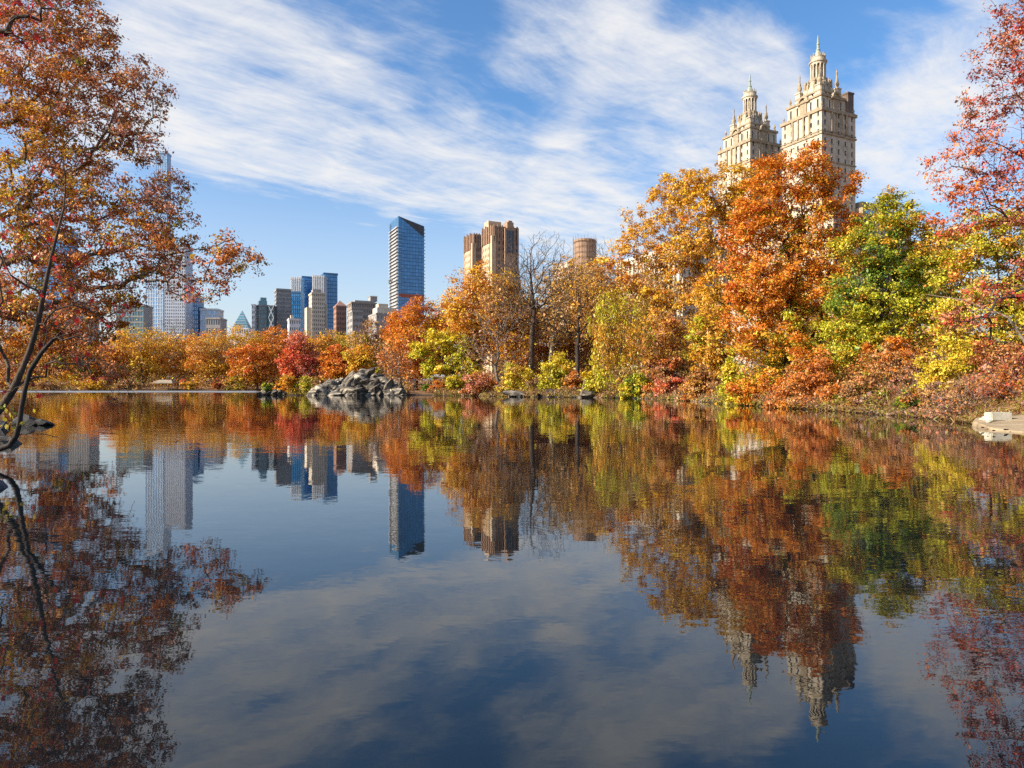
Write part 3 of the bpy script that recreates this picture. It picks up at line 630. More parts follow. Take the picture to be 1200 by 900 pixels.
# --- buildings behind the right-hand trees
r15, a15, b15, H15 = tower('apartment_building', 'long cream apartment house with balustrade partly hidden by the golden plane trees', 'building', 722, 800, 842, 286, 236, CREAM, W_DARK, 16, 8, 18, .45, .58, a=None, rec=.4, sills=True)
for k in range(15):
    q = MB(); yy = a15 * (k + .5) / 15; q.box((-.7, yy - .35, 4), (-.16, yy + .35, H15 - 1.6)); q.build('pilaster', CREAM, r15)
r16, a16, b16, H16 = tower('apartment_building', 'lower cream stone wing with carved cornice behind the willow', 'building', 699, 752, 762, 331, 222, CREAM, W_DARK, 11, 3, 11, .5, .6, a=None, rec=.5, sills=True)
q = MB()
for k in range(30): q.box((-.6, a16 * (k + .2) / 30, H16 + .4), (-.3, a16 * (k + .7) / 30, H16 + 1.4))
q.box((-.75, 0, H16 + 1.401), (-.15, a16, H16 + 1.7)); q.build('balustrade', CREAM, r16)
r17, a17, b17, H17 = tower('apartment_building', 'cream gabled house with red tiled roof behind the bare tree', 'building', 648, 668, 700, 322, 262, CREAM, W_DARK, 7, 8, 12, .45, .58, a=None, rec=.4)
ROOFT = solid('red_tile', (0.42, 0.17, 0.10), (0.56, 0.27, 0.17), 1.0, 0.85)
q = MB(); q.frustum((b17 / 2, a17 / 2), b17 / 2 + .5, a17 / 2 + .5, H17 + .75, b17 / 4, a17 / 3, H17 + 6.5); q.build('roof', ROOFT, r17)
for k in range(3):
    q = MB(); yy = a17 * (k + .5) / 3; q.box((-.2, yy - 1.5, H17 + .76), (3.5, yy + 1.5, H17 + 3.6)); q.poly([(-.2, yy - 1.7, H17 + 3.61), (-.2, yy + 1.7, H17 + 3.61), (-.2, yy, H17 + 5.4)]); q.poly([(-.2, yy - 1.7, H17 + 3.61), (-.2, yy, H17 + 5.4), (4.5, yy, H17 + 5.4), (4.5, yy - 1.7, H17 + 3.61)]); q.poly([(-.2, yy, H17 + 5.4), (-.2, yy + 1.7, H17 + 3.61), (4.5, yy + 1.7, H17 + 3.61), (4.5, yy, H17 + 5.4)]); q.build('gable', CREAM, r17)
rt = tag(empty('round_tower', (PX(685.5, 250), 250, 3)), 'round dark brown tower wrapped in scaffolding above the bare trees', 'tower')
H18 = PZ(281, 250) - 3; q = MB(); q.lathe((0, 0), [(3.9, 0), (3.9, H18 - 1.5), (4.1, H18 - 1.2), (4.1, H18 - .3), (3.2, H18)], 28); q.build('drum', BROWNB, rt)
q = MB()
for k in range(22):
    a_ = 2 * math.pi * k / 22; q.bar((4.35 * math.cos(a_), 4.35 * math.sin(a_), H18 - 30), (4.35 * math.cos(a_), 4.35 * math.sin(a_), H18 + .4 + .5 * (k % 3)), .07, 4)
for zz in range(15):
    for k in range(22):
        a_ = 2 * math.pi * k / 22; b_ = 2 * math.pi * (k + 1) / 22; q.bar((4.35 * math.cos(a_), 4.35 * math.sin(a_), H18 - 29 + zz * 2), (4.35 * math.cos(b_), 4.35 * math.sin(b_), H18 - 29 + zz * 2), .08, 3)
q.build('scaffold', solid('weathered_scaffold', (.16, .11, .08), (.24, .17, .12), .5), rt)

# ------------------------------------------------------------------ plants
PAL = {'orange': (.68, .23, .02), 'redor': (.62, .14, .02), 'gold': (.76, .42, .03), 'yellow': (.72, .54, .04), 'ygreen': (.50, .47, .03), 'olive': (.31, .27, .03), 'green': (.15, .24, .025),
       'brown': (.42, .20, .065), 'rust': (.56, .19, .04), 'red': (.56, .07, .035), 'scarlet': (.8, .17, .06), 'pink': (.60, .23, .14), 'tan': (.54, .32, .11), 'mauve': (.30, .17, .12), 'wine': (.32, .065, .045),
       'ochre': (.67, .34, .035), 'russet': (.56, .24, .11), 'pinkish': (.62, .30, .2), 'moss': (.30, .34, .025)}
def sample_tips(rng, blobs, n, D, base, gap=0.3, shell_bias=0.45, minh=.25):
    """crown lumps given as (column, row, half width, half height[, depth shift]) -> n scattered shoot tips in world space"""
    B = np.array([(*P(b[0], b[1], D), b[2] / F * D, b[3] / F * D, (b[4] if len(b) > 4 else 0)) for b in blobs])
    wgt = B[:, 3] * B[:, 4]; wgt = wgt / wgt.sum()
    M = n * 7
    k = rng.choice(len(B), M, p=wgt)
    d = rng.normal(size=(M, 3)); d /= np.linalg.norm(d, axis=1)[:, None]
    r = rng.random(M) ** shell_bias
    rx, rz_ = B[k, 3], B[k, 4]; ry = np.sqrt(rx * rz_) * 0.95
    pts = np.stack([B[k, 0] + d[:, 0] * rx * r, B[k, 1] + B[k, 5] + d[:, 1] * ry * r, B[k, 2] + d[:, 2] * rz_ * r], 1)
    ph = rng.random(6) * 6.28; s = 3.3 / max(1e-3, float(np.mean(rx)))
    nz_ = np.sin(pts[:, 0] * s + ph[0] + np.sin(pts[:, 2] * s * .7 + ph[1])) + np.sin(pts[:, 2] * s * 1.1 + ph[2] + np.sin(pts[:, 1] * s + ph[3])) + np.sin(pts[:, 1] * s * .9 + ph[4])
    pts = pts[nz_ > -3 + gap * 4.2]
    pts = pts[pts[:, 2] > max(base[2] + minh, .05)]
    vol = (4 / 3 * math.pi * rx.mean() * rz_.mean() * ry.mean()) * len(B) * 0.55
    md = 0.62 * (vol / n) ** (1 / 3)
    acc = np.empty((n, 3)); c = 0
    for p_ in pts:
        if c and ((acc[:c] - p_) ** 2).sum(1).min() < md * md: continue
        acc[c] = p_; c += 1
        if c == n: break
    return acc[:c], md
def grow(rng, trunk, tips, bf, step, wig):
    """joins every tip to the nearest wood, weighing the way back to the root"""
    pos = [np.array(trunk[0], float)]; par = [-1]; pl = [0.0]
    for p_ in trunk[1:]:
        p_ = np.array(p_, float); pl.append(pl[-1] + np.linalg.norm(p_ - pos[-1])); par.append(len(pos) - 1); pos.append(p_)
    nt = len(pos); n = len(tips)
    ht = np.linalg.norm(np.array(trunk[-1]) - np.array(trunk[0]))
    cost = np.full(n, 1e18); bp_ = np.zeros(n, int)
    def relax(i, pen=0.0):
        nonlocal cost, bp_
        dv = tips - pos[i]; d = np.linalg.norm(dv, axis=1)
        c = d * (1 + 0.5 * np.clip(-dv[:, 2] / (d + 1e-6), 0, 1)) + bf * pl[i] + pen
        mk = c < cost; cost = np.where(mk, c, cost); bp_ = np.where(mk, i, bp_)
    for i in range(nt):
        if pl[i] > 0.28 * ht or nt < 3: relax(i)
    done = np.zeros(n, bool)
    for _ in range(n):
        c = np.where(done, 1e18, cost); k = int(c.argmin()); done[k] = True; i = bp_[k]
        p0 = pos[i]; p1 = tips[k]; d = np.linalg.norm(p1 - p0); m_ = max(1, min(5, int(d / step)))
        prev = i
        bow = np.array([0, 0, 0.07 * d])
        for s in range(1, m_ + 1):
            f = s / m_; q = p0 + (p1 - p0) * f
            if s < m_: q = q + bow * math.sin(math.pi * f) + rng.normal(size=3) * wig * d / m_
            pl.append(pl[prev] + np.linalg.norm(q - pos[prev])); par.append(prev); pos.append(q); prev = len(pos) - 1
            relax(prev)
    return np.array(pos), np.array(par), nt
def limbs_mesh(pos, par, R0, r0, sides=None, keep=None, rminsplit=None):
    n = len(pos); cnt = np.zeros(n); haschild = np.zeros(n, bool); haschild[par[1:]] = True
    cnt[~haschild] = 1
    for i in range(n - 1, 0, -1): cnt[par[i]] += cnt[i]
    p_ = math.log(max(2, cnt[0])) / math.log(max(1.5, R0 / r0))
    rad_ = r0 * cnt ** (1 / p_)
    # taper between forks
    main = np.full(n, -1)
    for i in range(1, n):
        m_ = main[par[i]]
        if m_ < 0 or cnt[i] > cnt[m_]: main[par[i]] = i
    return rad_, main
def tubes(pos, par, rad_, main, idx, k):
    """tapered k-sided tubes for the wood segments in idx"""
    if len(idx) == 0: return np.zeros((0, 3)), np.zeros((0, 4), int)
    n = len(pos); seg = np.zeros((n, 3)); seg[1:] = pos[1:] - pos[par[1:]]
    ln = np.linalg.norm(seg, axis=1)[:, None]; seg = seg / np.maximum(ln, 1e-9)
    nd = seg.copy(); has = main >= 0; nd[has] = nd[has] + seg[main[has]]; nd[0] = seg[main[0]] if main[0] >= 0 else (0, 0, 1)
    nd /= np.maximum(np.linalg.norm(nd, axis=1)[:, None], 1e-9)
    i = np.asarray(idx); p_ = par[i]; d = seg[i]
    ref = np.where((np.abs(d[:, 0]) < .75)[:, None], np.array([1., 0, 0]), np.array([0., 1, 0]))
    ismain = (main[p_] == i)
    dA = np.where(ismain[:, None], nd[p_], d); dB = nd[i]
    rA = np.where(ismain, rad_[p_], np.minimum(rad_[p_], rad_[i] * 1.25)); rB = rad_[i]
    th = np.arange(k) * 2 * math.pi / k; V = []
    for (c, dd, rr) in ((pos[p_], dA, rA), (pos[i], dB, rB)):
        u = ref - (ref * dd).sum(1)[:, None] * dd; u /= np.maximum(np.linalg.norm(u, axis=1)[:, None], 1e-9); v = np.cross(dd, u)
        V.append(c[:, None, :] + rr[:, None, None] * (u[:, None, :] * np.cos(th)[None, :, None] + v[:, None, :] * np.sin(th)[None, :, None]))
    V = np.concatenate(V, 1)                                   # (m, 2k, 3)
    m_ = len(i); b0 = (np.arange(m_) * 2 * k)[:, None]; a = np.arange(k)[None]; b = (np.arange(k)[None] + 1) % k
    Fc = np.stack([b0 + a, b0 + b, b0 + b + k, b0 + a + k], -1).reshape(-1, 4)
    return V.reshape(-1, 3), Fc
def wood(root, pos, par, rad_, main, bark, loc, hero=0, name='trunk', kmax=8):
    n = len(pos); allidx = np.arange(1, n)
    owner = np.zeros(n, int)
    if hero:
        i = 0; onmain = {0}
        while main[i] >= 0: i = main[i]; onmain.add(i)
        cand = sorted([c for c in range(1, n) if c not in onmain and par[c] in onmain], key=lambda c: -rad_[c])[:hero]
        lab = {c: k + 1 for k, c in enumerate(cand)}
        for c in range(1, n): owner[c] = lab.get(c, owner[par[c]])
    for ow in range(0, hero + 1):
        idx = allidx[owner[1:] == ow]
        if len(idx) == 0: continue
        Vs, Fs, off = [], [], 0
        mx = rad_.max()
        for (lo, hi, k) in ((0, .045 * mx, 3), (.045 * mx, .16 * mx, 4), (.16 * mx, 9e9, kmax)):
            s = idx[(rad_[idx] >= lo) & (rad_[idx] < hi)]
            V, Fc = tubes(pos, par, rad_, main, s, k)
            if len(V): Vs.append(V); Fs.append(Fc + off); off += len(V)
        me = np_mesh(name if ow == 0 else 'limb', np.concatenate(Vs) - np.array(loc), np.concatenate(Fs), BARK[bark], 4, True)
        link(name if ow == 0 else 'limb', me, root)
def colours(rng, centers, pal, zlo, zhi, core, rmax):
    """a leaf colour for every clump: neighbours agree, tops and outsides may differ from the inside"""
    zf = (centers[:, 2] - zlo) / max(zhi - zlo, 1e-3) - .5; rf = np.linalg.norm((centers - core) / rmax, axis=1) - .55
    S = []
    for (nm, w, bz, br) in pal:
        ph = rng.random(4) * 6.28; s = 2.2 / np.mean(rmax)
        nz_ = np.sin(centers[:, 0] * s + ph[0] + np.sin(centers[:, 2] * s * 1.3 + ph[1])) + np.sin(centers[:, 2] * s * 1.5 + ph[2] + centers[:, 1] * s + ph[3])
        S.append(math.log(w) + bz * 2 * zf + br * 2 * rf + .55 * nz_ + rng.gumbel(size=len(centers)) * .45)
    return np.argmax(np.array(S), 0)
def leaves(rng, tips, n, sigma, size, pal, core, rmax, hang=0.0, aspect=.6, flat=.6, fold=.18, droop=0.0, jit=.2):
    zlo, zhi = tips[:, 2].min(), tips[:, 2].max()
    ci = colours(rng, tips, pal, zlo, zhi, core, rmax)
    pw = rng.gamma(.9, size=len(tips)); k = rng.choice(len(tips), n, p=pw / pw.sum())
    off = rng.normal(size=(n, 3)) * sigma * np.array([1, 1, flat])
    if droop: off[:, 2] -= np.abs(rng.normal(size=n)) * droop
    c = tips[k] + off
    outw = c - core; outw /= np.maximum(np.linalg.norm(outw, axis=1)[:, None], 1e-6)
    nn = outw * .55 + np.array([0, 0, .45]) + rng.normal(size=(n, 3)) * .75; nn /= np.linalg.norm(nn, axis=1)[:, None]
    t1 = rng.normal(size=(n, 3)) + np.array([0, 0, -hang]); t1 -= (t1 * nn).sum(1)[:, None] * nn; t1 /= np.maximum(np.linalg.norm(t1, axis=1)[:, None], 1e-6)
    t2 = np.cross(nn, t1); L = (size * np.exp(rng.normal(size=n) * .34))[:, None]; W = L * aspect * (.7 + .6 * rng.random(n))[:, None]
    V = np.stack([c - t1 * L * .5, c + t2 * W * .5 + nn * L * fold, c + t1 * L * .5, c - t2 * W * .5 + nn * L * fold], 1).reshape(-1, 3)
    Fc = np.arange(4 * n).reshape(n, 4)
    cc = ci[k]; alt = rng.random(n) < .22; w = np.array([p_[1] for p_ in pal], float); w /= w.sum()
    cc[alt] = rng.choice(len(pal), alt.sum(), p=w)
    table = np.array([PAL[p_[0]] for p_ in pal]); col = table[cc] * np.exp(rng.normal(size=n) * jit)[:, None]
    col = col * (1 + rng.normal(size=(n, 3)) * .06)
    return V, Fc, np.clip(col, .004, .85)
def auto_blobs(rng, xc, yt, yb, w, n=8):
    """an uneven crown filling the box: a core plus lumps round it"""
    h = yb - yt; cy = yt + h * .5; out = [(xc, cy, w * .33, h * .36)]
    for k in range(n):
        a_ = 2 * math.pi * (k + rng.random() * .8) / n
        rx_, ry_ = w * (.13 + .15 * rng.random()), h * (.11 + .15 * rng.random())
        fx = math.cos(a_) * (w / 2 - rx_) * (.7 + .5 * rng.random()); fy = -math.sin(a_) * (h / 2 - ry_) * (.72 + .28 * rng.random())
        if fy < -h * .2: fx *= .75
        out.append((xc + fx, cy + fy, rx_, ry_, (rng.random() - .5) * w / F * 60))
    return out
SEED = [100]
def plant(name, label, cat, bx, D, pal, blobs=None, crown=None, tips=160, nleaf=5000, leaf=.25, R0=.22, r0=.02, bark='brown', gap=.3, bf=.35, sig=.55, hang=0.0, trunk_px=None, hero=0,
          group=None, stems=1, extra=None, minh=.25, lean=0.0, droop=0.0, aspect=.6, wig=.09, seed=None, flat=.65, nl=8, part=('trunk', 'crown'), jit=.2, sb=.45, kmax=8):
    SEED[0] += 1; rng = np.random.default_rng(SEED[0] if seed is None else seed)
    if blobs is None: blobs = auto_blobs(rng, *crown, n=nl)
    x, y = PX(bx, D), D
    z0 = gz(x, y) - .08
    base_ = np.array([x, y, z0])
    tp, md = sample_tips(rng, blobs, tips, D, base_, gap, sb, minh)
    core = tp.mean(0); rmax = np.maximum(np.abs(tp - core).max(0), .3)
    root = tag(empty(name, tuple(base_)), label, cat, group)
    if trunk_px: trunk = [np.array(P(q[0], q[1], q[2] if len(q) > 2 else D)) for q in trunk_px]; trunk[0][2] = min(trunk[0][2], gz(trunk[0][0], trunk[0][1]) - .1)
    else:
        top = np.array([core[0] + lean, core[1], z0 + (core[2] - z0) * 1.05 + rmax[2] * .12]); N_ = 7
        trunk = [base_ + (top - base_) * (k / N_) + (rng.normal(size=3) * np.array([1, 1, .2]) * rmax[0] * .035 if 0 < k else 0) for k in range(N_ + 1)]
    pos, par, nt = grow(rng, trunk, tp, bf, md * .8, wig)
    for ch in (extra or []):
        q = [np.array(P(a_, b_, D)) for (a_, b_) in ch]
        prev = int(((pos - q[0]) ** 2).sum(1).argmin()); pos = list(pos); par = list(par)
        for c_ in q: pos.append(c_); par.append(prev); prev = len(pos) - 1
        pos = np.array(pos); par = np.array(par)
    rad_, main = limbs_mesh(pos, par, R0, r0)
    # flare at the foot
    rad_[0] *= 1.35
    wood(root, pos, par, rad_, main, bark, base_, hero, part[0], kmax)
    if nleaf:
        tw = np.concatenate([tp, pos[nt:][rng.random(len(pos) - nt) < .5]]) if len(pos) > nt else tp
        V, Fc, col = leaves(rng, tw, nleaf, md * sig, leaf, pal, core, rmax, hang, aspect, flat, droop=droop, jit=jit)
        o = link(part[1], np_mesh(part[1], V - base_, Fc, LEAF, 4, False, col), root)
    return root, tp, pos
def shrub(name, label, bx, D, crown, pal, nleaf=2500, leaf=.22, tips=70, R0=.05, r0=.008, bark='brown', gap=.15, group=None, cat='shrub', sig=.6, **k):
    rr0 = np.random.default_rng(SEED[0] + 7000); xc, yt, yb, w = crown; hh_ = yb - yt
    bl = auto_blobs(rr0, xc, yt, yb, w, 6) + [(xc - w * .3, yb - hh_ * .1, w * .24, hh_ * .16), (xc + w * .3, yb - hh_ * .1, w * .24, hh_ * .16), (xc, yb - hh_ * .06, w * .35, hh_ * .12)]
    return plant(name, label, cat, bx, D, pal, blobs=bl, tips=int(tips * 1.3), nleaf=int(nleaf * 1.5), leaf=leaf * .88, R0=R0, r0=r0, bark=bark, gap=gap, sig=sig, group=group, part=('stem', 'foliage'), bf=.55, minh=.06, **k)

# --- right bank, the big near trees
plant('oak_tree', 'big orange red oak turning green inside, standing before the spired towers', 'tree', 930, 50,
      [('orange', 2.4, .5, .6), ('redor', .8, .9, .8), ('ygreen', 1.0, -1.0, -.8), ('gold', .7, -.5, .2), ('rust', .5, .3, .2), ('olive', .35, -.6, -1), ('yellow', .4, -.6, -.3)],
      blobs=[(945, 205, 38, 34), (905, 225, 40, 38), (975, 225, 33, 34), (880, 270, 36, 38), (935, 265, 48, 45), (980, 270, 26, 32), (885, 325, 46, 45), (935, 330, 50, 50), (965, 350, 34, 50), (880, 385, 40, 42), (930, 400, 52, 48), (885, 440, 34, 30), (960, 430, 40, 36), (915, 455, 40, 22)],
      tips=700, nleaf=92000, leaf=.146, R0=.45, r0=.014, bark='dark', gap=.3, sig=.5, hero=5, bf=.3)
plant('green_tree', 'leafy green tree with pointed top between the orange oak and the yellow tree', 'tree', 1030, 44,
      [('ygreen', 1.0, 0, .3), ('green', 1.0, 0, -.3), ('moss', .9, 0, 0), ('yellow', .4, -.1, .4), ('olive', .5, 0, -.5), ('ochre', .55, .3, .3), ('gold', .25, .3, .3)],
      blobs=[(1048, 236, 17, 18), (1030, 262, 28, 26), (1062, 270, 26, 30), (1005, 295, 30, 28), (1045, 310, 42, 40), (1080, 310, 26, 34), (1000, 345, 34, 34), (1050, 365, 46, 42), (1000, 395, 38, 36), (1040, 415, 42, 36)],
      tips=520, nleaf=72000, leaf=.127, R0=.3, r0=.012, bark='dark', gap=.25, sig=.5, bf=.3)
plant('yellow_tree', 'broad yellow and olive tree behind the red sprays at the right edge', 'tree', 1165, 37,
      [('yellow', 1.0, -.2, .4), ('ygreen', .8, .5, .2), ('ochre', .6, 0, 0), ('olive', .5, .3, -.5), ('tan', .4, .2, 0), ('rust', .4, -.1, .2)],
      blobs=[(1185, 258, 40, 24), (1150, 280, 40, 30), (1118, 288, 28, 20), (1160, 252, 26, 14), (1115, 315, 26, 26), (1195, 310, 48, 40), (1140, 345, 40, 36), (1190, 365, 48, 42), (1120, 385, 32, 30), (1160, 405, 42, 34), (1120, 425, 26, 22), (1215, 420, 48, 44), (1250, 330, 50, 70)],
      tips=560, nleaf=68000, leaf=.122, R0=.26, r0=.01, bark='brown', gap=.25, sig=.5, bf=.3)
plant('dark_tree', 'dark olive and rust tree filling the gap behind the green tree', 'tree', 1085, 52,
      [('olive', 1.0, 0, 0), ('brown', .8, 0, 0), ('ochre', .5, .3, .4), ('rust', .5, 0, .3)], crown=(1090, 250, 440, 100), tips=240, nleaf=15000, leaf=.24, R0=.25, r0=.014, bark='dark', gap=.25)
# --- red maple leaning in from the right edge
plant('red_maple', 'red leaved maple reaching in from the right edge with thin bare twigs', 'tree', 1335, 31,
      [('red', .6, .3, .3), ('rust', .45, -.3, 0), ('redor', .6, -.3, .2), ('wine', .7, .3, -.2), ('pink', .7, .5, .3), ('russet', 1.0, .2, 0), ('mauve', .4, .4, 0)],
      blobs=[(1192, -5, 34, 30), (1195, 30, 34, 34), (1172, 75, 38, 32), (1195, 75, 40, 40), (1200, 110, 50, 34), (1150, 120, 32, 20), (1150, 155, 50, 22), (1110, 195, 34, 18), (1165, 195, 44, 26), (1205, 185, 40, 40), (1130, 235, 42, 20), (1185, 250, 46, 20), (1115, 262, 34, 20), (1165, 225, 40, 26), (1205, 225, 40, 40), (1105, 225, 22, 16), (1205, 320, 34, 22), (1165, 345, 40, 16), (1125, 375, 40, 14), (1090, 395, 22, 10),
             (1185, 420, 40, 26), (1150, 455, 30, 18), (1270, 60, 60, 70), (1280, 190, 60, 80), (1290, 340, 60, 60)],
      tips=1050, nleaf=40000, leaf=.105, R0=.3, r0=.008, bark='dark', gap=.22, sig=.42, hero=5, bf=.22, wig=.12, jit=.3,
      trunk_px=[(1335, 480), (1332, 420), (1326, 350), (1318, 280), (1308, 210), (1296, 140), (1285, 70), (1278, 0), (1275, -50)])
# --- plane trees with pale trunks
PLANE = [('ochre', 1.0, 0, .2), ('gold', 1.2, .1, .4), ('tan', .6, -.3, 0), ('orange', .35, 0, 0), ('brown', .2, -.3, -.3), ('yellow', .25, .2, .3)]
plant('plane_tree', 'tall golden plane tree with pale forked trunk left of the orange oak', 'tree', 795, 100, PLANE,
      blobs=[(790, 232, 34, 28), (755, 262, 34, 26), (815, 262, 30, 30), (725, 300, 26, 24), (775, 300, 40, 32), (830, 310, 30, 34), (740, 335, 34, 22), (790, 350, 42, 30), (765, 380, 44, 22), (820, 370, 30, 26), (712, 310, 14, 18)],
      tips=620, nleaf=34000, leaf=.29, R0=.42, r0=.02, bark='pale', gap=.34, sig=.5, hero=5, bf=.3, seed=11,
      trunk_px=[(794, 440), (793, 415), (791, 390), (790, 365), (793, 345), (799, 322), (803, 300), (800, 275)])
plant('plane_tree', 'taller golden plane tree with grey upright trunk right behind the orange oak', 'tree', 852, 93, PLANE,
      blobs=[(815, 222, 34, 24), (850, 215, 32, 26), (880, 215, 30, 24), (830, 255, 34, 30), (870, 250, 28, 36), (845, 290, 32, 34), (800, 290, 24, 24), (840, 345, 34, 34), (870, 330, 24, 34)],
      tips=560, nleaf=28000, leaf=.28, R0=.42, r0=.02, bark='grey', gap=.34, sig=.5, hero=5, bf=.3, seed=12,
      trunk_px=[(853, 440), (853, 400), (852, 360), (850, 320), (846, 285), (848, 255), (850, 235)])
# --- willow and middle bank trees
plant('willow_tree', 'pale yellow willow with hanging branches above the bank', 'tree', 728, 84, [('ygreen', .7, .6, 0), ('ochre', .8, -.3, 0), ('yellow', .6, .5, .3), ('tan', .5, -.5, 0)],
      blobs=[(715, 352, 20, 18), (735, 360, 26, 20), (702, 378, 18, 24), (745, 390, 24, 30), (720, 395, 28, 32), (705, 420, 18, 30), (745, 425, 20, 26), (725, 435, 22, 22)],
      tips=260, nleaf=13000, leaf=.26, R0=.2, r0=.012, bark='grey', gap=.25, hang=2.5, droop=.7, aspect=.34, sig=.4, flat=1.2)
def bare(label, bx, D, blobs, tips=520, nleaf=0, pal=None, R0=.3, r0=.02, bark='grey', name='bare_tree', **k):
    return plant(name, label, 'tree', bx, D, pal or [('tan', 1, 0, 0), ('brown', 1, 0, 0)], blobs=blobs, tips=tips, nleaf=nleaf, leaf=.26, R0=R0, r0=r0, bark=bark, gap=.2, bf=.3, sb=.6, **k)
bare('tall leafless tree with fan of bare twigs right of the brown brick towers', 623, 106, [(604, 315, 26, 38), (640, 302, 34, 34), (625, 345, 46, 34), (658, 330, 24, 44), (596, 355, 26, 28)], tips=1500, hero=5, R0=.4,
     trunk_px=[(622, 425), (623, 405), (624, 385), (626, 365), (624, 345), (622, 325), (622, 300)], bark='brown')
bare('second leafless tree with grey twigs left of the tall leafless one', 604, 118, [(598, 330, 26, 30), (612, 318, 22, 26), (586, 350, 20, 22)], tips=800)
bare('brown twiggy tree with dark forked trunk beneath the round tower', 674, 100, [(665, 345, 22, 28), (692, 340, 24, 34), (650, 375, 22, 22), (690, 380, 28, 24), (705, 330, 16, 30)], tips=460, nleaf=2600, hero=4,
     pal=[('tan', .6, 0, 0), ('brown', 1, 0, 0), ('ochre', .6, .6, .2)], bark='dark')
bare('thin leafless tree rising over the round tower', 708, 126, [(705, 305, 22, 28), (722, 325, 20, 26), (690, 330, 22, 24)], tips=600, r0=.02)
bare('mauve brown multi-stemmed tree on the bank between gold trees', 583, 104, [(570, 385, 30, 34), (600, 375, 28, 36), (560, 410, 26, 24), (590, 420, 30, 22)], tips=420, nleaf=1800, pal=[('mauve', 1, 0, 0), ('brown', .8, 0, 0), ('rust', .4, 0, 0)], R0=.25)
bare('grey twiggy tree right of the boulder outcrop', 468, 124, [(455, 420, 22, 22), (478, 415, 22, 24), (468, 438, 24, 14)], tips=300, nleaf=1400, pal=[('mauve', 1, 0, 0), ('brown', .7, 0, 0), ('tan', .5, 0, 0)], R0=.2)
bare('leafless grey tree in front of the white tower on the left', 208, 285, [(200, 385, 24, 16), (222, 382, 18, 16), (186, 395, 18, 12)], tips=300, r0=.035, R0=.4)
HB = [('ochre', 1, .3, .3), ('tan', 1, 0, 0), ('gold', .6, .4, .4), ('mauve', .4, -.3, 0)]
bare('half bare golden tree with pale twigs right of the tall leafless tree', 646, 110, [(645, 330, 26, 26), (662, 350, 28, 30), (632, 360, 26, 26), (650, 385, 30, 26)], tips=560, nleaf=5200, pal=HB, bark='pale', R0=.24)
bare('half bare tan tree standing before the round tower foot', 708, 104, [(704, 322, 24, 26), (722, 345, 26, 28), (690, 352, 26, 26), (708, 375, 30, 26)], tips=560, nleaf=5600, pal=HB, bark='grey', R0=.24)
bare('half bare ochre tree left of the tall leafless tree', 594, 109, [(592, 338, 24, 26), (606, 362, 24, 28), (580, 365, 24, 28)], tips=480, nleaf=5200, pal=HB, bark='grey', R0=.22)
bare('half bare amber tree below the cream house with red roof', 668, 122, [(668, 318, 22, 22), (655, 345, 24, 26), (682, 340, 22, 26)], tips=420, nleaf=4200, pal=HB, bark='grey', R0=.22)
GOLD = [('gold', 1.0, .2, .3), ('orange', .7, 0, .2), ('ochre', .8, -.2, 0), ('tan', .3, -.4, 0), ('rust', .3, -.4, -.3)]
ORG = [('orange', 1.0, .1, .3), ('rust', .7, -.3, 0), ('gold', .5, .3, .2), ('tan', .35, -.3, 0), ('redor', .4, .2, .2)]
YG = [('yellow', 1.0, 0, .5), ('ygreen', 1.0, 0, 0), ('olive', .5, -.3, -.6), ('gold', .35, .2, .2)]
BRN = [('brown', 1.0, 0, 0), ('tan', .7, .1, .2), ('ochre', .6, .3, .3), ('rust', .6, 0, .1), ('mauve', .4, -.3, 0)]
def tree(label, bx, D, crown, pal, tips=170, nleaf=7000, leaf=.34, R0=.26, name='autumn_tree', **k):
    k['gap'] = k.get('gap', .3) * .75
    return plant(name, label, 'tree', bx, D, pal, crown=crown, tips=int(tips * 1.25), nleaf=int(nleaf * 1.38), leaf=leaf * .92, R0=R0, r0=k.pop('r0', .018), sig=k.pop('sig', .62), nl=10, **k)
tree('tall golden tree in front of the brown brick towers', 560, 114, (560, 302, 432, 92), GOLD, tips=300, nleaf=14000, gap=.38, hero=4)
tree('orange tree beneath the brown brick towers, right of the yellow leaning tree', 600, 112, (598, 318, 430, 66), GOLD, tips=190, nleaf=6500, gap=.42)
tree('bright orange tree at the foot of the slanted glass skyscraper', 488, 126, (488, 342, 450, 84), ORG, tips=280, nleaf=13000, gap=.3)
tree('smaller orange brown tree left of the yellow leaning tree', 470, 133, (468, 365, 452, 48), ORG, tips=150, nleaf=6000)
plant('leaning_tree', 'yellow green tree with dark leaning trunk over the rustic shelter', 'tree', 541, 112, YG, blobs=[(515, 398, 20, 16), (535, 405, 24, 18), (495, 412, 18, 14), (520, 425, 26, 14), (503, 434, 12, 8), (548, 428, 20, 18), (545, 450, 18, 10)],
      tips=210, nleaf=9500, leaf=.33, R0=.24, r0=.014, bark='dark', gap=.25, trunk_px=[(542, 455), (535, 442), (527, 430), (517, 419), (508, 410), (503, 402)], hero=3)
tree('rust brown tree between the bare tree and the willow', 690, 118, (690, 345, 450, 76), BRN, tips=220, nleaf=8000, gap=.4)
tree('ochre tree rising behind the yellow bank shrubs', 640, 122, (640, 350, 455, 80), BRN, tips=230, nleaf=9000, gap=.4)
tree('copper orange tree left of the willow under the cream wing', 660, 135, (662, 318, 430, 56), GOLD, tips=170, nleaf=4500, gap=.45)
tree('gold topped tree shading the foot of the round tower', 697, 140, (690, 305, 420, 52), GOLD, tips=150, nleaf=4500, gap=.45)
tree('brown leafed tree below the pale trunked plane tree', 775, 92, (780, 360, 460, 84), BRN, tips=260, nleaf=11000, gap=.33, leaf=.3)
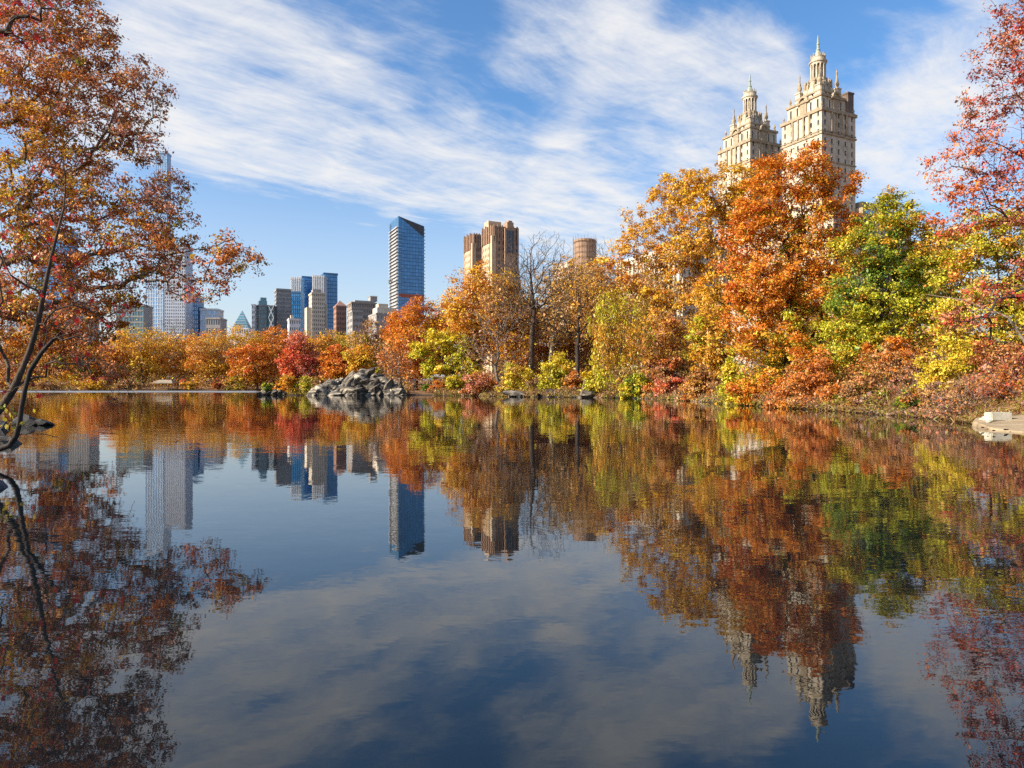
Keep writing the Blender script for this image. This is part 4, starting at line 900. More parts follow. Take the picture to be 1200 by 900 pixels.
tree('yellowish tree between the brown tree and the orange oak', 832, 84, (830, 345, 462, 64), [('ochre', 1, 0, .2), ('ygreen', .7, 0, 0), ('brown', .6, -.2, 0), ('gold', .5, .2, 0)], tips=230, nleaf=10000, gap=.33, leaf=.28)
tree('dull orange backing tree behind the plane trees', 765, 132, (760, 292, 440, 100), BRN, tips=220, nleaf=8000, gap=.35, leaf=.38)
tree('far brown backing tree behind the bare fan tree', 610, 150, (612, 352, 445, 88), BRN, tips=220, nleaf=8500, gap=.3, leaf=.42)
tree('far amber backing tree behind the tall golden tree', 535, 150, (530, 350, 448, 88), ORG, tips=220, nleaf=8500, gap=.3, leaf=.42)
tree('far ochre backing tree behind the willow', 712, 150, (716, 322, 445, 92), GOLD, tips=210, nleaf=8000, gap=.3, leaf=.42)
tree('amber backing tree hidden behind the big orange oak', 930, 78, (930, 240, 460, 116), GOLD, tips=240, nleaf=9000, gap=.25, leaf=.3)
tree('olive backing tree behind the shrubs under the green tree', 1000, 64, (1000, 340, 470, 110), [('olive', 1, 0, 0), ('brown', .8, 0, 0), ('rust', .5, 0, .2)], tips=240, nleaf=9000, gap=.2, leaf=.26)
# --- far shore on the left
FY = [('gold', 1.0, .2, .3), ('yellow', .35, 0, .2), ('olive', .3, -.4, -.4), ('orange', .6, 0, .2), ('ochre', .7, 0, 0)]
FT = [('tan', .8, 0, .1), ('ochre', 1.0, 0, .2), ('orange', .5, .2, .3), ('gold', .6, .2, .3), ('rust', .5, -.3, 0)]
FO = [('orange', 1.0, .2, .3), ('redor', .5, .3, .2), ('rust', .6, -.3, 0), ('gold', .5, -.2, 0)]
FR = [('scarlet', 1.0, 0, .2), ('red', .6, 0, .2), ('pink', .6, .1, .2), ('redor', .6, -.2, 0)]
FB = [('brown', 1.0, 0, 0), ('tan', .8, .2, .2), ('mauve', .6, 0, 0), ('olive', .5, 0, 0), ('ochre', .3, .3, .3)]
FOL = [('olive', 1, 0, 0), ('ochre', .9, .2, .3), ('yellow', .5, .3, .3), ('brown', .4, -.3, 0)]
far = [
    ('yellow olive tree on the far shore left of the landing shelter', 168, 262, (165, 372, 455, 62), FY), ('tan orange far tree behind the landing shelter', 213, 272, (214, 384, 455, 58), FT),
    ('golden far tree right of the landing shelter', 252, 262, (250, 378, 455, 60), FT), ('broad gold tree on the far shore below the glass pyramid', 285, 270, (284, 376, 455, 66), FY),
    ('deep orange tree at the water on the far shore', 302, 250, (300, 392, 456, 58), FO), ('orange red domed tree on the far shore before the teal building', 322, 275, (322, 374, 450, 56), FO),
    ('bright scarlet tree behind the islet shrubs', 349, 190, (350, 389, 452, 44), FR), ('tan tree right of the scarlet tree', 376, 235, (376, 388, 452, 52), FT),
    ('rusty orange tree behind the boulder outcrop, left of the golden one', 398, 220, (396, 398, 450, 50), FO), ('olive yellow topped tree below the cream stepped tower', 388, 285, (386, 379, 445, 52), FOL),
    ('small golden tree above the boulder outcrop', 424, 205, (424, 398, 448, 34), FY), ('brown far tree left of the grey twiggy tree', 440, 230, (440, 378, 448, 58), FB),
    ('olive brown far tree in front of the beige apartment block', 462, 260, (462, 376, 446, 52), FB), ('pinkish orange far tree behind the drooping maple twigs', 122, 255, (120, 398, 455, 52), [('pink', .8, 0, 0), ('orange', .8, 0, .2), ('tan', .7, 0, 0)]),
    ('yellow far tree behind the slender maple trunk', 78, 262, (78, 388, 455, 62), FY), ('tan far tree behind the leaning maple stem', 36, 268, (36, 380, 455, 62), FT),
    ('orange far tree at the left edge', -8, 262, (-8, 378, 455, 66), FO), ('brown far tree just outside the left edge', -60, 265, (-58, 374, 455, 66), FB),
    ('brown backing tree on the far shore above the landing shelter', 190, 300, (190, 388, 450, 62), FB), ('amber backing tree between the pyramid and the teal building', 300, 310, (302, 382, 448, 60), FT),
    ('amber backing tree before the dark gridded slab', 345, 310, (347, 381, 446, 58), FO), ('olive backing tree before the small brick tower', 412, 315, (412, 384, 446, 56), FOL),
    ('gold backing tree before the slate blue slab', 240, 310, (238, 386, 450, 58), FY), ('rust backing tree before the teal office block', 140, 305, (142, 384, 450, 62), FO), ('ochre backing tree at the far left skyline', 60, 305, (56, 382, 450, 70), FT),
]
for (lb, bx, D, cr, pl_) in far:
    cr = (cr[0], cr[1] + random.Random(bx).uniform(-5, 6), cr[2], cr[3] * 1.18)
    tree(lb, bx, D, cr, pl_, tips=170, nleaf=6500, leaf=.62 if D > 215 else .5, R0=.4, r0=.03, name='far_tree', gap=.22, group='trees on the far shore')
# --- shrubs along the water
SB = 'shrubs along the water'
SR = [('rust', 1, 0, 0), ('orange', .8, .2, .3), ('tan', .6, 0, 0), ('brown', .5, -.3, 0)]
SP = [('pink', 1, 0, .2), ('scarlet', .5, 0, .2), ('rust', .6, -.2, 0), ('tan', .3, 0, 0)]
SW = [('wine', .9, 0, 0), ('red', .3, .2, .2), ('rust', .8, 0, 0), ('brown', .9, 0, 0), ('olive', .3, 0, 0)]
for s_ in [
    ('red_shrub', 'pinkish red shrub at the waterline left of the orange oak', 787, 77, (787, 440, 469, 46), SP, 5000, .22), ('red_shrub', 'dark red shrub above the pinkish red shrub', 780, 84, (782, 414, 448, 44), SW, 3500, .24),
    ('green_shrub', 'bright green and yellow shrub at the foot of the willow', 743, 81, (742, 434, 467, 34), [('ygreen', 1, 0, 0), ('yellow', .7, -.3, .3), ('green', .6, .4, 0)], 3800, .22),
    ('yellow_shrub', 'yellow shrub left of the willow foot', 697, 88, (697, 430, 463, 34), YG, 2600, .24), ('yellow_shrub', 'tall yellow green shrub in the middle of the bank', 648, 95, (650, 408, 460, 40), YG, 5000, .25),
    ('yellow_shrub', 'straw yellow shrub left of the tall yellow green shrub', 603, 97, (604, 420, 463, 44), [('yellow', .8, 0, .3), ('ochre', .8, 0, 0), ('ygreen', .6, 0, 0), ('tan', .5, 0, 0)], 4800, .25),
    ('red_shrub', 'salmon red low shrub right of the leaning tree', 564, 101, (564, 430, 463, 42), [('rust', 1, 0, 0), ('pink', .7, .2, .2), ('tan', .6, 0, 0)], 4000, .25),
    ('brown_shrub', 'brown leafed shrub behind the mossy bank boulder', 672, 94, (672, 436, 462, 30), SR, 2400, .24), ('orange_shrub', 'orange brown shrub between red shrub and orange oak', 824, 66, (822, 425, 470, 44), BRN, 4200, .2),
    ('yellow_shrub', 'yellow green shrub at the left foot of the orange oak', 856, 55, (856, 420, 474, 32), YG, 3800, .17), ('orange_shrub', 'bright orange shrub at the waterline under the orange oak', 895, 50, (892, 430, 477, 54), [('orange', 1, 0, .2), ('gold', .8, .2, .2), ('ygreen', .4, -.2, -.4)], 6500, .16),
    ('rusty_shrub', 'rusty shrub hanging over the water right of the bright orange shrub', 950, 43, (950, 405, 480, 66), SR, 7500, .145), ('brown_shrub', 'dark brown shrub with bare stems beneath the green tree', 1015, 38, (1012, 415, 482, 60), [('brown', 1, 0, 0), ('rust', .8, .3, .3), ('olive', .4, 0, 0)], 2300, .13),
    ('rusty_shrub', 'copper leafed shrub higher up beneath the green tree', 1055, 40, (1052, 390, 440, 64), SR, 4800, .14), ('yellow_shrub', 'bright yellow bush below the red sprays on the right bank', 1105, 33, (1106, 405, 462, 50), [('yellow', 1, 0, .3), ('gold', .5, 0, 0), ('ygreen', .5, 0, 0), ('tan', .3, 0, 0)], 6000, .115),
    ('wine_shrub', 'wine red shrub above the white stone block', 1175, 29, (1178, 392, 462, 66), SW, 6000, .105), ('wine_shrub', 'brownish red shrub at the right edge above the pale rock shelf', 1215, 26, (1218, 420, 486, 60), SW, 5000, .1),
    ('yellow_shrub', 'low olive yellow shrub dipping into the water left of the bright orange shrub', 872, 51.5, (872, 446, 479, 40), YG, 3600, .15),
    ('rusty_shrub', 'low russet shrub dipping into the water under the rusty shrub', 922, 45.4, (924, 440, 481, 56), SR, 5200, .135),
    ('olive_shrub', 'dark brown shrub trailing over the water below the brown shrub', 1008, 37.6, (1010, 446, 486, 52), [('brown', 1, 0, 0), ('olive', .8, 0, 0), ('mauve', .8, 0, 0)], 1900, .12),
    ('brown_shrub', 'mauve brown shrub trailing over the water left of the tangled brush', 1088, 31.6, (1090, 440, 490, 54), [('mauve', 1, 0, 0), ('tan', .7, 0, 0), ('rust', .5, 0, 0), ('olive', .4, 0, 0)], 4600, .1),
    ('brown_shrub', 'russet shrub trailing over the water right of the pinkish red shrub', 812, 67, (814, 444, 472, 40), BRN, 2600, .19),
    ('green_shrub', 'small green shrub at the water in the dark hollow', 1068, 33, (1066, 455, 484, 24), [('green', 1, 0, 0), ('ygreen', .7, .3, 0)], 1800, .105), ('olive_shrub', 'low olive shrub at the water under the rusty shrub', 990, 40, (992, 452, 482, 42), [('olive', 1, 0, 0), ('green', .6, 0, 0), ('brown', .6, 0, 0)], 3600, .13),
    ('brown_shrub', 'brown low shrub right of the green willow-foot shrub', 760, 80, (764, 446, 467, 26), SR, 1800, .22), ('brown_shrub', 'dull brown shrub thicket behind the rustic shelter', 508, 127, (508, 412, 458, 66), BRN, 4200, .3), ('yellow_shrub', 'yellow shrub right of the rustic shelter', 532, 109, (532, 438, 461, 26), YG, 1900, .26),
    ('green_shrub', 'dark green low bush beside the standing person', 499, 114, (499, 449, 457, 12), [('green', 1, 0, 0), ('olive', .6, 0, 0)], 700, .24),
    ('red_shrub', 'small rust red shrub below the rustic shelter', 510, 111, (512, 444, 459, 22), SR, 1300, .25), ('yellow_shrub', 'yellow shrub on the islet under the scarlet tree', 338, 110, (338, 435, 461, 22), FY, 2200, .26),
    ('green_shrub', 'green gold reeds bush between islet shrub and boulder outcrop', 357, 110, (357, 438, 462, 24), [('ygreen', .8, 0, 0), ('yellow', .6, .3, 0), ('tan', .7, .4, 0), ('green', .4, -.3, 0)], 2300, .26),
    ('green_shrub', 'small green bush on the islet tip', 314, 111, (314, 447, 460, 14), [('green', .8, 0, 0), ('ygreen', .8, 0, 0)], 900, .24), ('brown_shrub', 'brown bush behind the islet tip', 327, 113, (327, 446, 461, 16), SR, 1000, .26),
    ('yellow_shrub', 'tiny bright yellow bush on top of the boulder outcrop', 442, 112, (441, 430, 440, 9), [('yellow', 1, 0, 0), ('ygreen', .5, 0, 0)], 420, .24),
    ('yellow_shrub', 'yellow shrub right of the landing shelter on the far shore', 222, 245, (222, 446, 456, 20), FY, 800, .5), ('red_shrub', 'deep red shrub on the far shore below the golden tree', 256, 245, (255, 442, 456, 14), SW, 700, .5),
    ('red_shrub', 'little crimson shrub beside the landing shelter', 214, 247, (215, 443, 451, 8), FR, 300, .45), ('green_shrub', 'olive far shore shrub below the broad gold tree', 276, 245, (276, 440, 457, 30), FOL, 1100, .55),
    ('brown_shrub', 'brown far shore shrub left of the landing shelter', 150, 246, (150, 444, 456, 36), FB, 1100, .55), ('yellow_shrub', 'pale yellow far shore shrub seen under the maple twigs', 110, 246, (108, 445, 456, 40), FY, 1100, .55),
    ('brown_shrub', 'long brown far shore shrub behind the maple trunk', 60, 246, (58, 445, 456, 60), FB, 1500, .55),
]:
    nm, lb, bx, D, cr, pl_, nl_, lf = s_
    shrub(nm, lb, bx, D, cr, pl_, nl_, lf, group=SB)
# bare brush over the water at the right
for (lb, bx, D, blobs, tp_) in [
    ('tangled pinkish bare brush over the water beside the pale rock shelf', 1130, 27.5, [(1115, 470, 34, 18), (1140, 455, 30, 20), (1095, 482, 28, 9), (1130, 492, 22, 8)], 420),
    ('pale bare brush arching out of the dark hollow', 1075, 36, [(1060, 440, 34, 26), (1090, 425, 30, 24), (1080, 465, 34, 14)], 360),
    ('grey fallen brush at the waterline under the rusty shrub', 985, 41.2, [(965, 472, 40, 8), (1005, 474, 34, 8)], 240),
    ('low tangled brush dipping into the water below the green tree', 1030, 36.5, [(1025, 470, 30, 10), (1050, 466, 26, 14), (1010, 478, 20, 6)], 260),
    ('thin bare brush at the waterline under the orange shrub', 915, 46.2, [(905, 466, 26, 9), (932, 468, 24, 9)], 200),
    ('bare twiggy brush at the right edge over the wine red shrub', 1205, 27.5, [(1180, 440, 40, 26), (1210, 465, 30, 16)], 300)]:
    plant('bare_brush', lb, 'shrub', bx, D, [('pink', .6, 0, 0), ('brown', 1, 0, 0), ('rust', .8, 0, 0)], blobs=blobs, tips=tp_, nleaf=900, leaf=.085, R0=.045, r0=.0055, bark='pink', gap=.1, bf=.4, wig=.2, part=('stem', 'foliage'), cat=None or 'shrub') if False else plant('bare_brush', lb, 'shrub', bx, D, [('pink', .6, 0, 0), ('brown', 1, 0, 0), ('rust', .8, 0, 0)], blobs, None, tp_, 900, .085, .045, .0055, 'pink', .1, .4, wig=.2, part=('stem', 'foliage'))

# --- big overhanging oak at the left
OAK = [('red', .22, -.3, 0), ('russet', 1.5, .4, 0), ('pinkish', .7, .4, .1), ('rust', .8, .1, 0), ('ochre', .7, -.4, 0), ('brown', .7, .2, 0), ('gold', .5, -.4, .2), ('pink', .35, .6, 0), ('orange', .4, -.1, .1), ('olive', .35, -.5, .5)]
plant('oak_tree', 'large rust and gold oak spreading over the water from the left edge', 'tree', -190, 27, OAK,
      blobs=[(60, 30, 70, 50), (20, 90, 80, 60), (110, 90, 62, 48), (165, 110, 38, 34), (60, 160, 90, 55), (140, 165, 52, 40), (40, 230, 90, 50), (130, 235, 66, 34), (195, 250, 40, 22), (60, 300, 90, 45), (150, 290, 60, 34), (215, 285, 52, 28), (262, 300, 40, 26), (245, 330, 28, 16), (290, 303, 28, 18), (230, 345, 24, 12), (25, 365, 70, 42), (100, 365, 52, 34), (60, 415, 60, 28), (125, 410, 34, 28), (10, 440, 40, 18), (95, 395, 50, 30), (135, 430, 22, 14), (40, 390, 50, 30), (95, 430, 40, 14),
             (185, 318, 34, 16), (192, 222, 32, 20), (190, 262, 42, 22), (212, 330, 26, 14), (150, 335, 40, 18), (120, 352, 40, 22), (-60, 60, 40, 60), (-60, 220, 40, 60), (-70, 340, 40, 50), (20, -30, 80, 30)],
      tips=1900, nleaf=112000, leaf=.097, R0=.5, r0=.0095, bark='grey', gap=.24, sig=.46, hero=8, bf=.2, hang=.8, wig=.1, jit=.32,
      trunk_px=[(-190, 500), (-188, 440), (-182, 380), (-172, 320), (-158, 260), (-146, 200), (-136, 130), (-128, 60), (-124, -20)])
# --- slender maple close to the camera
rng = np.random.default_rng(77)
mp_root, mtips, mpos = plant('slender_maple', 'slender dark maple leaning in at the left with scattered bright red leaves', 'tree', -62, 13.4, [('red', 1, 0, 0)],
      blobs=[(60, 190, 50, 50), (20, 260, 60, 50), (95, 290, 45, 40), (20, 340, 50, 40), (100, 360, 55, 34), (30, 400, 50, 34), (110, 425, 44, 22), (140, 465, 22, 14), (20, 450, 40, 22), (-20, 300, 40, 90)],
      tips=300, nleaf=0, R0=.07, r0=.0042, bark='brown', gap=.12, bf=.3, wig=.13, hero=6, kmax=10, extra=[[(96, 416), (112, 424), (125, 440), (138, 458), (152, 472), (158, 486)], [(112, 424), (135, 436), (150, 452), (163, 466)], [(125, 440), (134, 462), (140, 478), (141, 489)], [(85, 395), (110, 388), (140, 392), (165, 405)], [(60, 400), (85, 440), (60, 462)]],
      trunk_px=[(-62, 540), (-30, 510), (0, 480), (16, 456), (27, 430), (36, 408), (44, 380), (50, 350), (55, 325), (61, 298), (68, 270), (75, 243), (77, 215), (74, 185)])
LEAFR = solid('red_maple_leaf', (0.36, 0.012, 0.016), (0.62, 0.05, 0.03), 8.0, 0.6); LEAFY = solid('yellow_leaf', (0.5, 0.34, 0.02), (0.6, 0.48, 0.05), 8.0, 0.6); LEAFG = solid('green_yellow_leaf', (0.26, 0.3, 0.03), (0.4, 0.36, 0.04), 8.0, 0.6); LEAFW = solid('wine_leaf', (0.12, 0.01, 0.014), (0.26, 0.02, 0.02), 8.0, 0.6)
for m_ in (LEAFR, LEAFY, LEAFG, LEAFW):
    t_ = m_.node_tree; pb = t_.nodes['Principled BSDF']; tr = t_.nodes.new('ShaderNodeBsdfTranslucent'); mx = t_.nodes.new('ShaderNodeMixShader'); mx.inputs[0].default_value = .4
    src = pb.inputs['Base Color'].links[0].from_socket; t_.links.new(src, tr.inputs['Color']); out = t_.nodes['Material Output']
    t_.links.new(pb.outputs[0], mx.inputs[1]); t_.links.new(tr.outputs[0], mx.inputs[2]); t_.links.new(mx.outputs[0], out.inputs['Surface'])
def maple_leaf(name, mat, lobes, k):
    me = bpy.data.meshes.new(name); r_ = random.Random(k); v = [(0, 0, .02)]; f = []
    prof = [(-90, .12), (-50, .42), (-28, .3), (5, .95), (22, .42), (48, 1.0), (66, .5), (90, 1.12), (114, .5), (132, 1.0), (158, .42), (175, .95), (208, .3), (230, .42)] if lobes else [(-90, .5), (-40, .42), (10, .4), (55, .55), (90, 1.0), (125, .55), (170, .4), (220, .42)]
    for (a_, rr) in prof:
        a_ = R(a_ + r_.uniform(-5, 5)); rr *= r_.uniform(.85, 1.1) * .5; v.append((rr * math.cos(a_), rr * math.sin(a_), r_.uniform(-.09, .03) * (rr * 2)))
    n = len(prof)
    for i in range(n): f.append((0, 1 + i, 1 + (i + 1) % n))
    st = len(v); v += [(-.012, -.05, 0), (.012, -.05, 0), (.012, -.5, .03), (-.012, -.5, .03)]; f.append((st, st + 1, st + 2, st + 3))
    me.from_pydata(v, [], f); me.materials.append(mat); return me
ML = [maple_leaf('leaf', LEAFR, True, 1), maple_leaf('leaf', LEAFR, True, 2), maple_leaf('leaf', LEAFW, True, 3)]
MY = [maple_leaf('leaf', LEAFY, False, 4), maple_leaf('leaf', LEAFG, False, 5)]
rb = random.Random(5)
def put_leaf(me, p_, s_):
    o = link('leaf', me, mp_root); o.location = Vector(p_) - mp_root.location; o.scale = (s_,) * 3
    o.rotation_euler = (rb.uniform(40, 130) * math.pi / 180, rb.uniform(-50, 50) * math.pi / 180, rb.uniform(-80, 80) * math.pi / 180)
scr = [(HX + F * q[0] / q[1], HY - F * (q[2] - CAMZ) / q[1]) for q in mtips]
cand = [i for i, (u_, v_) in enumerate(scr) if u_ > -15 and 165 < v_ < 465]
rb.shuffle(cand)
for i in cand[:75]:
    q = mtips[i]; v_ = scr[i][1]
    me = ML[2] if (rb.random() < .4 and v_ > 380) else rb.choice(ML[:2])
    put_leaf(me, (q[0] + rb.uniform(-.05, .05), q[1] + rb.uniform(-.05, .05), q[2] - .07), rb.uniform(.13, .23))
mp_root, utips, _ = plant('red_maple', 'twigs with large crimson leaves hanging into the top left corner', 'tree', -150, 12.2, [('red', 1, 0, 0)],
      blobs=[(45, 5, 55, 26), (20, 40, 40, 30), (-30, 10, 50, 50), (90, -8, 22, 22)], tips=110, nleaf=0, R0=.13, r0=.004, bark='brown', gap=.1, bf=.25, wig=.13,
      trunk_px=[(-150, 560), (-148, 420), (-142, 280), (-132, 150), (-118, 50), (-100, -30)])
for q in utips:
    if rb.random() < .75: put_leaf(rb.choice(ML), (q[0] + rb.uniform(-.1, .1), q[1] + rb.uniform(-.1, .1), q[2] - .06), rb.uniform(.12, .21))
# low sapling with yellow green leaves and the crooked second stem
sp_root, stips, spos = plant('sapling', 'crooked dark sapling with a few yellow green leaves bending over the water at left', 'tree', -30, 12.6, [('yellow', 1, 0, 0)],
      blobs=[(75, 380, 26, 22), (95, 395, 26, 18), (55, 400, 18, 16), (10, 480, 18, 14), (20, 495, 12, 10), (60, 512, 30, 8)], tips=70, nleaf=0, R0=.05, r0=.0035, bark='dark', gap=.1, bf=.3, wig=.14,
      trunk_px=[(-30, 537), (-14, 530), (0, 526), (11, 522), (19, 511), (23, 495), (25, 478), (29, 458), (35, 435), (48, 414), (62, 398), (75, 385)])
mp_root = sp_root
for (u_, v_) in [(3, 478), (8, 484), (14, 479), (20, 486), (5, 493), (12, 496), (17, 492), (-3, 488), (9, 501), (2, 470), (24, 496), (42, 483), (24, 527), (-6, 500), (10, 489), (16, 502), (0, 498), (6, 474)]:
    q = P(u_ + rb.uniform(-2, 2), v_ + rb.uniform(-2, 2), 12.4 + rb.uniform(-.2, .2)); put_leaf(rb.choice(MY), q, rb.uniform(.11, .17))


# --- undergrowth that nobody could count: low brush on the banks, thicket further back
def undergrowth(name, n, x0, x1, D0, D1, d0, d1, hfun, pal, px_size, seed, minsize=0.0):
    rng = np.random.default_rng(seed); M = n * 6
    u = x0 + (x1 - x0) * rng.random(M); D = D0 * (D1 / D0) ** rng.random(M); x = (u - HX) / F * D
    d = sdist(x, D); ok = (d > d0) & (d < d1); u, D, x, d = u[ok][:n], D[ok][:n], x[ok][:n], d[ok][:n]
    ns = np.sin(x * .55 + 2 * np.sin(D * .23)) * np.sin(D * .4 + 1.7 * np.sin(x * .31 + 1)) * .5 + .25 * np.sin(x * 1.7 + D * 1.1) + .25 * np.sin(x * 3.1 - D * 2.3)
    h = np.maximum(.05, hfun(d, D) * (.6 + .7 * ns))
    z = np.maximum(ground_z(x, D), .02) + h * rng.random(len(x)) ** .7
    c = np.stack([x, D, z], 1); S = []
    for (nm, w) in pal:
        ph = rng.random(4) * 6.28
        S.append(math.log(w) + 1.0 * np.sin(x * .33 + ph[0] + np.sin(D * .21 + ph[1])) * np.sin(D * .27 + ph[2]) + rng.gumbel(size=len(x)) * .5)
    ci = np.argmax(np.array(S), 0); col = np.array([PAL[p_[0]] for p_ in pal])[ci] * .8 * np.exp(rng.normal(size=len(x)) * .35)[:, None]
    nn = rng.normal(size=(len(x), 3)) * .7 + np.array([-.3, -.3, .6]); nn /= np.linalg.norm(nn, axis=1)[:, None]
    t1 = rng.normal(size=(len(x), 3)); t1 -= (t1 * nn).sum(1)[:, None] * nn; t1 /= np.linalg.norm(t1, axis=1)[:, None]; t2 = np.cross(nn, t1)
    L = (np.maximum(minsize, px_size / F * D) * (.6 + .8 * rng.random(len(x))))[:, None]
    W = L * .3; stick = rng.random(len(x)) < (.42 if name == 'undergrowth' else .12)          # dead stems and blades among the leaves
    up_ = rng.normal(size=(len(x), 3)) * np.array([.7, .7, .35]) + np.array([0, 0, .55]); up_ /= np.linalg.norm(up_, axis=1)[:, None]
    t1 = np.where(stick[:, None], up_, t1); t2 = np.where(stick[:, None], np.cross(nn, t1), t2)
    L = np.where(stick[:, None], L * 4.2, L * .85); W = np.where(stick[:, None], L * .035, W * .85)
    wood_ = np.array([PAL['mauve'], PAL['tan'], PAL['brown'], PAL['olive']])[rng.integers(0, 4, len(x))] * .7; col = np.where(stick[:, None], wood_, col)
    V = np.stack([c - t1 * L * .5, c + t2 * W + nn * W * .5, c + t1 * L * .5, c - t2 * W + nn * W * .5], 1).reshape(-1, 3)
    tag(link(name, np_mesh(name, V, np.arange(4 * len(x)).reshape(-1, 4), LEAF, 4, False, np.clip(col, .004, .85))), kind='stuff')
UP = [('rust', .5), ('brown', 1), ('mauve', 1), ('ochre', .3), ('olive', 1), ('tan', .5), ('ygreen', .35), ('wine', .25), ('green', .5)]
undergrowth('undergrowth', 42000, 700, 1330, 25, 95, -.5, 7, lambda d, D: .45 + .4 * np.clip(d, 0, 5), UP, 3.2, 401)
undergrowth('undergrowth', 26000, 508, 800, 70, 130, .0, 9, lambda d, D: .2 + .25 * np.minimum(d, 7), UP, 2.6, 402)
undergrowth('thicket', 36000, 470, 1300, 36, 170, 6, 40, lambda d, D: 2.0 + .2 * np.minimum(d, 25), [('brown', 1), ('ochre', 1), ('rust', .7), ('olive', .7), ('tan', .6), ('gold', .5)], 3.0, 403)
undergrowth('thicket', 22000, -120, 480, 200, 330, 2, 60, lambda d, D: 2.0 + .32 * np.minimum(d, 30), [('brown', 1), ('ochre', 1), ('rust', .7), ('olive', .7), ('tan', .8), ('gold', .6)], 2.4, 404)
undergrowth('undergrowth', 6000, 310, 480, 108, 135, .3, 20, lambda d, D: .3 + .1 * np.minimum(d, 10), UP, 2.4, 405)

# ------------------------------------------------------------------ rocks
def rock_mesh(name, seed, mat, sub=2, rough=.55, cut=8):
    """an angular stone: a sphere cut by random planes, then roughened"""
    r_ = np.random.default_rng(seed)
    import bmesh
    bm = bmesh.new(); bmesh.ops.create_icosphere(bm, subdivisions=sub, radius=1.0)
    V = np.array([v.co[:] for v in bm.verts])
    for k in range(cut + 4):
        n_ = r_.normal(size=3); n_ /= np.linalg.norm(n_); d = .45 + .4 * r_.random()
        s_ = V @ n_; over = np.maximum(s_ - d, 0); V = V - over[:, None] * n_ * .92
    V = V * (1 + rough * .25 * np.sin(V @ r_.normal(size=3) * 4 + 1)[:, None])
    V += r_.normal(size=V.shape) * rough * .06
    for v, c in zip(bm.verts, V): v.co = c
    me = bpy.data.meshes.new(name); bm.to_mesh(me); bm.free(); me.materials.append(mat); return me
t = ROCK.node_tree; b = t.nodes['Principled BSDF']; src = b.inputs['Base Color'].links[0].from_socket
oi = t.nodes.new('ShaderNodeObjectInfo'); mr = t.nodes.new('ShaderNodeMapRange'); mr.inputs['To Min'].default_value = .35; mr.inputs['To Max'].default_value = 1.5; t.links.new(oi.outputs['Random'], mr.inputs['Value'])
vm = t.nodes.new('ShaderNodeVectorMath'); vm.operation = 'SCALE'; t.links.new(src, vm.inputs[0]); t.links.new(mr.outputs[0], vm.inputs['Scale']); t.links.new(vm.outputs[0], b.inputs['Base Color'])
RM = [rock_mesh('boulder', 20 + k, ROCK) for k in range(7)]; RD = [rock_mesh('rock', 50 + k, ROCKD, 2) for k in range(3)]
oc = tag(empty('rock_outcrop', (PX(412, 109), 109, 0)), 'big grey outcrop of piled schist boulders at the water', 'rock')
rr_ = random.Random(9)
def outline(px): # top row of the outcrop at a column
    pts = [(362, 463), (370, 455), (380, 448), (392, 444), (402, 441), (412, 436), (424, 433), (436, 434), (446, 436), (456, 443), (466, 452), (476, 461)]
    for (a_, b_), (c_, d_) in zip(pts, pts[1:]):
        if a_ <= px <= c_: return b_ + (d_ - b_) * (px - a_) / (c_ - a_)
    return 463
for k in range(96):
    px = 366 + (k * 0.618034 % 1) * 104; top = PZ(outline(px), 109); f = rr_.random() ** .8
    s_ = rr_.uniform(.5, 1.0) if k % 3 else rr_.uniform(1.0, 1.55)
    z = max(-.15, top * f - s_ * .15); Dk = 106.8 + 4.6 * (z / 4.4) + rr_.uniform(-.4, .4)
    o = link('boulder', rr_.choice(RM), oc); o.location = Vector((PX(px, Dk), Dk, z - s_ * .35)) - oc.location
    o.scale = (s_ * rr_.uniform(1.1, 1.7), s_ * rr_.uniform(.9, 1.3), s_ * rr_.uniform(.6, .95)); o.rotation_euler = (rr_.uniform(-.6, .3), rr_.gauss(-.35, .35), rr_.uniform(-.9, .9))
# solid heart of the outcrop behind the boulders
hb = rock_mesh('core', 99, ROCK, 3); o = link('core', hb, oc); o.location = (PX(424, 111.5) - oc.location.x, 2.2, .5); o.scale = (5.6, 2.8, 3.0)
def rock(label, px, py, D, s, mats=RM, group=None, name='rock', rz=None):
    o = link(name, rr_.choice(mats)); x = PX(px, D); z = PZ(py, D)
    o.location = (x, D, max(z, gz(x, D) + .02 * s[2]) if py < 900 else gz(x, D)); o.scale = s; o.rotation_euler = (rr_.uniform(-.2, .2), rr_.uniform(-.25, .25), rr_.uniform(0, 6.28) if rz is None else rz)
    tag(o, label, 'rock', group); return o
ir = tag(empty('islet_rocks', (PX(316, 110.3), 110.3, 0)), 'small pale rocks at the islet tip below the green bush', 'rock')
for (px, py, s) in [(305, 461.5, .5), (310, 460, .6), (315, 461.5, .55), (321, 460.5, .8), (327, 461, .8), (332, 461.5, .5), (308, 462.5, .4)]:
    o = link('boulder', rr_.choice(RM), ir); o.location = Vector((PX(px, 109.6), 109.6, PZ(py, 109.6))) - ir.location; o.scale = (s * 1.3, s, s * .8); o.rotation_euler = (.2, rr_.uniform(-.4, .4), rr_.uniform(0, 6))
rock('large dark mossy boulder at the waterline below the brown shrub', 690, 462, 87.3, (1.5, 1.1, 1.1))
rock('leaning flat boulder beside the mossy boulder', 697, 460, 88.2, (1.1, .9, 1.5))
rock('long low pale rock at the waterline left of the mossy boulder', 608, 463.3, 93.2, (2.2, .9, .55), rz=.1)
rock('dark rock in the hollow behind the long low rock', 642, 462, 92.6, (1.4, 1.0, .8), RD)
